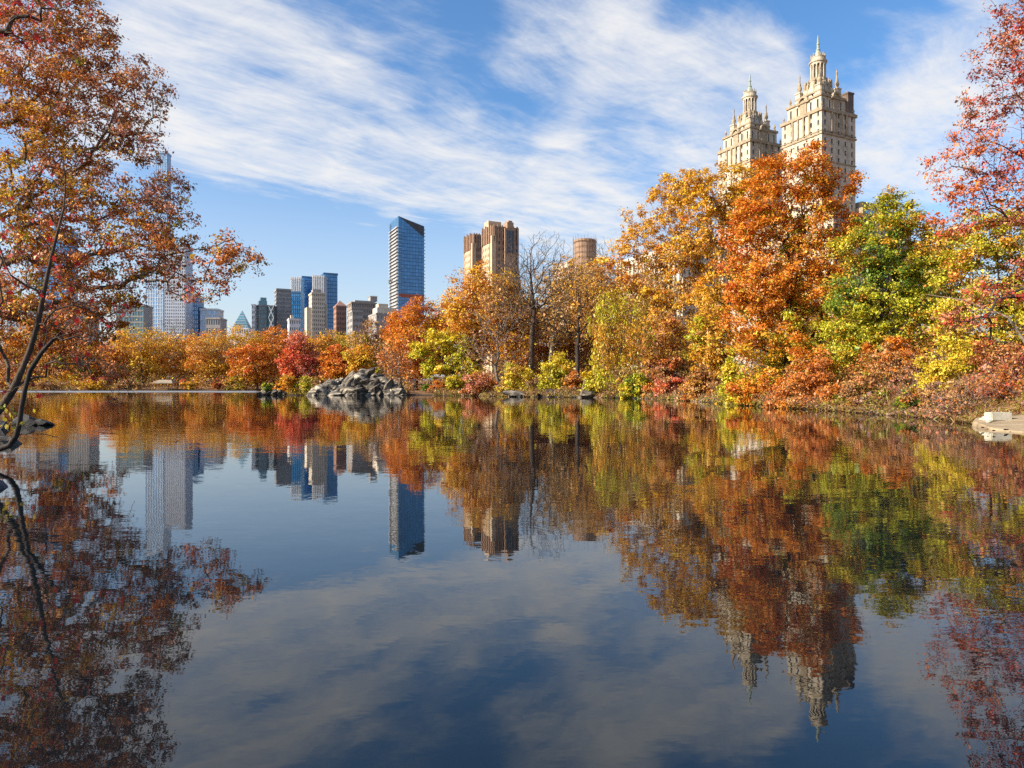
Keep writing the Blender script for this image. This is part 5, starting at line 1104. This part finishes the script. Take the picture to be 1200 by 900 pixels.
for k in range(26):
    px = 545 + k * 8.6 + rr_.uniform(-8, 8); D = np.interp(px, [480, 600, 700, 750, 800], [110, 93, 86, 80, 70])
    rock('small stone lying at the waterline of the middle bank', px, 900, D + rr_.uniform(-.1, .5), [rr_.uniform(.2, .8), rr_.uniform(.2, .5), rr_.uniform(.1, .36)], RM[:2] + RD * 2, 'small stones at the waterline')
rock('dark pointed rock spit at the left behind the maple stem', 34, 495, 25, (.8, .6, .28), RD, rz=.2)
rock('low dark tail of the rock spit at the left', 50, 496, 24.8, (.62, .4, .16), RD, rz=.0)
rock('dark rock at the left edge behind the yellow green leaves', -6, 501, 22.5, (.8, .7, .3), RD)
rock('angular grey brown rock at the lower left edge of the water', -12, 578, 9.4, (.42, .5, .3), [rock_mesh('rock', 71, solid('grey_brown_rock', (0.05, 0.045, 0.045), (0.17, 0.15, 0.15), 3.0, .75, .03, 16, detail=9), 3, .3)], rz=.4)
rock('pale dry rock at the left edge below the leaves', -4, 522, 16.5, (.5, .5, .24), RM)
# pale rock shelf on the right with white stone block
import bmesh
sh_pts = [(16.1, 24.0), (15.6, 22.2), (15.3, 20.4), (15.2, 18.5), (16.5, 17.2), (20, 17.5), (22, 21), (20.5, 26.5), (18.2, 26.3), (17.0, 25.2)]
V = []; Fq = []; N_ = 14
ctr = np.mean(np.array(sh_pts), 0); rs = np.random.default_rng(3)
P_ = np.array(sh_pts); nn_ = 40
per = np.concatenate([[0], np.cumsum(np.linalg.norm(np.roll(P_, -1, 0) - P_, axis=1))]); tt = np.linspace(0, per[-1], nn_, endpoint=False)
PP = np.vstack([P_, P_[:1]]); ring = np.stack([np.interp(tt, per, PP[:, 0]), np.interp(tt, per, PP[:, 1])], 1) + rs.normal(size=(nn_, 2)) * .06
def top_z(x, y): return .075 + .095 * max(0, x - 15.6) + .035 * math.sin(x * 2.1) * math.sin(y * 1.7)
levels = [(1.02, 'b'), (1.0, 'e'), (.985, 't'), (.8, 't'), (.6, 't'), (.4, 't'), (.2, 't')]
for (f, kd) in levels:
    for q in ring:
        x, y = ctr + (q - ctr) * f
        z = -.4 if kd == 'b' else (top_z(x, y) - .05 if kd == 'e' else top_z(x, y) + rs.normal() * .008)
        V.append((x, y, z))
V.append((*ctr, top_z(*ctr)))
for l in range(len(levels) - 1):
    for i in range(nn_):
        a_, b_ = l * nn_ + i, l * nn_ + (i + 1) % nn_; Fq.append((a_, b_, b_ + nn_, a_ + nn_)[::-1] if False else (a_, b_, b_ + nn_, a_ + nn_))
for i in range(nn_): Fq.append(((len(levels) - 1) * nn_ + i, (len(levels) - 1) * nn_ + (i + 1) % nn_, len(V) - 1))
me = bpy.data.meshes.new('rock_shelf'); me.from_pydata(V, [], Fq); me.materials.append(SLAB)
bm = bmesh.new(); bm.from_mesh(me); bmesh.ops.recalc_face_normals(bm, faces=bm.faces); bm.to_mesh(me); bm.free()
tag(link('rock_shelf', me), 'low flat pale rock shelf sloping into the water at the right edge', 'rock')
bm = bmesh.new(); bmesh.ops.create_cube(bm, size=1.0)
for v in bm.verts: v.co.x *= .78; v.co.y *= .4; v.co.z *= .3; v.co.x += rs.normal() * .015; v.co.z += rs.normal() * .01
bmesh.ops.bevel(bm, geom=list(bm.edges), offset=.025, segments=2, affect='EDGES')
me = bpy.data.meshes.new('stone_block'); bm.to_mesh(me); bm.free(); me.materials.append(WHITE)
o = link('stone_block', me); o.location = (PX(1169.5, 24.0), 24.0, top_z(PX(1169.5, 24), 24.0) + .13); o.rotation_euler = (0, 0, .1); tag(o, 'white rectangular stone block on the pale rock shelf', 'stone')
WR = [rock_mesh('rock', 80 + k, WHITE, 2) for k in range(2)]
for (lb, px, D, s) in [('rough white stone left of the white block', 1154, 24.3, (.16, .13, .14)), ('small white stone at the left foot of the white block', 1158, 23.6, (.11, .1, .09)), ('smallest white stone further left of the white block', 1150, 24.4, (.09, .08, .07))]:
    o = rock(lb, px, 900, D, s, WR); o.location.z = top_z(o.location.x, D) + s[2] * .5
for k in range(6):
    D = rr_.uniform(19.5, 22.8); x = PX(rr_.uniform(1150, 1198), D)
    o = link('pebble', rr_.choice(RD)); o.location = (x, D, top_z(x, D) + .015); s = rr_.uniform(.02, .04); o.scale = (s * 1.6, s, s * .7); tag(o, 'tiny dark pebble lying on the pale rock shelf', 'pebble', 'pebbles on the rock shelf')
# fallen log at the water, hollow bank timber
WOOD = solid('weathered_wood', (0.12, 0.09, 0.065), (0.26, 0.2, 0.15), 4, .9, .01, 20, (1, 1, .3))
q = MB(); q.bar((PX(681, 87), 87, .2), (PX(686, 88.5), 88.5, 2.6), .16, 7, .1); q.bar((PX(684, 88), 88, 1.8), (PX(693, 88.3), 88.3, 2.4), .1, 6, .06); q.bar((PX(686, 88.5), 88.5, 2.58), (PX(684.5, 88.8), 88.8, 3.4), .09, 6, .04)
o = q.build('dead_stump', WOOD); tag(o, 'leaning dead tree stump beside the mossy boulder', 'stump')
q = MB(); q.bar((PX(1064, 32.3), 32.3, .06), (PX(1085, 31.6), 31.6, .05), .055, 7, .04); o = q.build('driftwood_log', WOOD); tag(o, 'short pale log floating at the edge of the dark hollow', 'log')
q = MB(); q.bar((PX(1132, 33), 33, PZ(352, 33)), (PX(1182, 31), 31, PZ(372, 31)), .035, 6, .05); q.bar((PX(1132, 33), 33, PZ(352, 33)), (PX(1085, 34), 34, PZ(345, 34)), .035, 6, .012); q.bar((PX(1182, 31), 31, PZ(372, 31)), (PX(1250, 30), 30, gz(PX(1250, 30), 30)), .05, 6, .08)
o = q.build('dead_branch', WOOD); tag(o, 'bare dead branch reaching left across the yellow tree', 'branch')

# ------------------------------------------------------------------ small structures and the person
def shelter(name, label, px, D, w, d, h, roofm, pyr):
    x = PX(px, D); z = gz(x, D); root = tag(empty(name, (x, D, z)), label, 'shelter')
    for sx in (-1, -.33, .33, 1):
        for sy in (-1, 1):
            q = MB(); q.bar((sx * w * .45, sy * d * .42, -.1), (sx * w * .45, sy * d * .42, h), .11, 6); q.build('post', WOOD, root)
    q = MB(); q.frustum((0, 0), w / 2, d / 2, h + .01, w / 2, d / 2, h + .25); q.frustum((0, 0), w / 2 - .05, d / 2 - .05, h + .26, w * (.06 if pyr else .3), d * .05, h + .26 + (w * .22 if pyr else w * .14)); q.build('roof', roofm, root)
    q = MB(); q.box((-w * .45, d * .36, .35), (w * .45, d * .42 - .12, .5)); q.build('bench', WOOD, root)
    q = MB()
    for sx in range(9): q.bar((-w * .45 + sx * w * .9 / 8, -d * .42, .1), (-w * .45 + sx * w * .9 / 8, -d * .42, .9), .04, 4)
    q.box((-w * .45, -d * .42 - .05, .9), (w * .45, -d * .42 + .05, 1.0)); q.build('railing', WOOD, root)
    return root
shelter('boat_landing_shelter', 'tan roofed open shelter on the far shore at the left', 194, 246, 7.4, 5.0, 2.3, solid('tan_roof', (0.24, 0.19, 0.13), (0.36, 0.29, 0.2), 1, .8), False)
r_sh = shelter('rustic_shelter', 'small rustic shelter with grey shingle roof under the leaning yellow tree', 512, 119, 3.2, 3.0, 2.2, solid('grey_shingle', (0.22, 0.23, 0.26), (0.38, 0.39, 0.42), 3, .85), True)
# person standing on the shore
def person(label, px, D):
    x = PX(px, D); z = gz(x, D); root = tag(empty('person', (x, D, z)), label, 'person')
    J = {'pel': (0, 0, .92), 'chest': (0, .02, 1.25), 'neck': (0, 0, 1.48), 'head': (0, -.02, 1.6), 'top': (0, -.01, 1.7),
         'hl': (-.1, 0, .88), 'kl': (-.11, -.02, .48), 'al': (-.12, .02, .09), 'tl': (-.13, -.13, .03), 'hr': (.1, 0, .88), 'kr': (.12, -.01, .48), 'ar': (.14, .03, .09), 'tr': (.16, -.11, .03),
         'sl': (-.19, .01, 1.4), 'el': (-.24, .03, 1.12), 'wl': (-.22, -.06, .88), 'fl': (-.21, -.08, .78), 'sr': (.19, .01, 1.4), 'er': (.25, .03, 1.13), 'wr': (.23, -.05, .89), 'fr': (.22, -.07, .79)}
    Rr = {'pel': .14, 'chest': .16, 'neck': .055, 'head': .1, 'top': .07, 'hl': .09, 'kl': .062, 'al': .042, 'tl': .035, 'hr': .09, 'kr': .062, 'ar': .042, 'tr': .035, 'sl': .06, 'el': .045, 'wl': .03, 'fl': .03, 'sr': .06, 'er': .045, 'wr': .03, 'fr': .03}
    E = [('pel', 'chest'), ('chest', 'neck'), ('neck', 'head'), ('head', 'top'), ('pel', 'hl'), ('hl', 'kl'), ('kl', 'al'), ('al', 'tl'), ('pel', 'hr'), ('hr', 'kr'), ('kr', 'ar'), ('ar', 'tr'), ('chest', 'sl'), ('sl', 'el'), ('el', 'wl'), ('wl', 'fl'), ('chest', 'sr'), ('sr', 'er'), ('er', 'wr'), ('wr', 'fr')]
    ks = list(J); me = bpy.data.meshes.new('body'); me.from_pydata([J[k] for k in ks], [(ks.index(a_), ks.index(b_)) for a_, b_ in E], [])
    o = link('body', me, root); mod = o.modifiers.new('skin', 'SKIN'); sv = me.skin_vertices[0].data
    for i, k in enumerate(ks): sv[i].radius = (Rr[k], Rr[k] * (.75 if k in ('pel', 'chest') else 1)); sv[i].use_root = (k == 'pel')
    o.modifiers.new('sub', 'SUBSURF').levels = 1
    m_, t_, b_ = new_mat('person_clothes'); tcn = t_.nodes.new('ShaderNodeTexCoord'); s_ = t_.nodes.new('ShaderNodeSeparateXYZ'); t_.links.new(tcn.outputs['Object'], s_.inputs[0])
    rp = t_.nodes.new('ShaderNodeValToRGB'); rp.color_ramp.interpolation = 'CONSTANT'; e = rp.color_ramp.elements
    e[0].position = 0; e[0].color = (.03, .025, .02, 1); e[1].position = .06; e[1].color = (.16, .13, .1, 1)
    for pz, c in ((.52, (.025, .025, .03, 1)), (.84, (.42, .27, .2, 1))): q_ = e.new(pz); q_.color = c
    dv = t_.nodes.new('ShaderNodeMath'); dv.operation = 'DIVIDE'; dv.inputs[1].default_value = 1.75; t_.links.new(s_.outputs[2], dv.inputs[0]); t_.links.new(dv.outputs[0], rp.inputs['Fac']); t_.links.new(rp.outputs[0], b_.inputs['Base Color']); b_.inputs['Roughness'].default_value = .9
    me.materials.append(m_)
    q = MB(); q.lathe((0, 0), [(.06, 1.64), (.112, 1.655), (.11, 1.70), (.08, 1.75), (.03, 1.775)], 12); q.build('hair', DARKM, root, True)
person('person in a dark jacket standing on the shore right of the boulder outcrop', 485, 112.5)
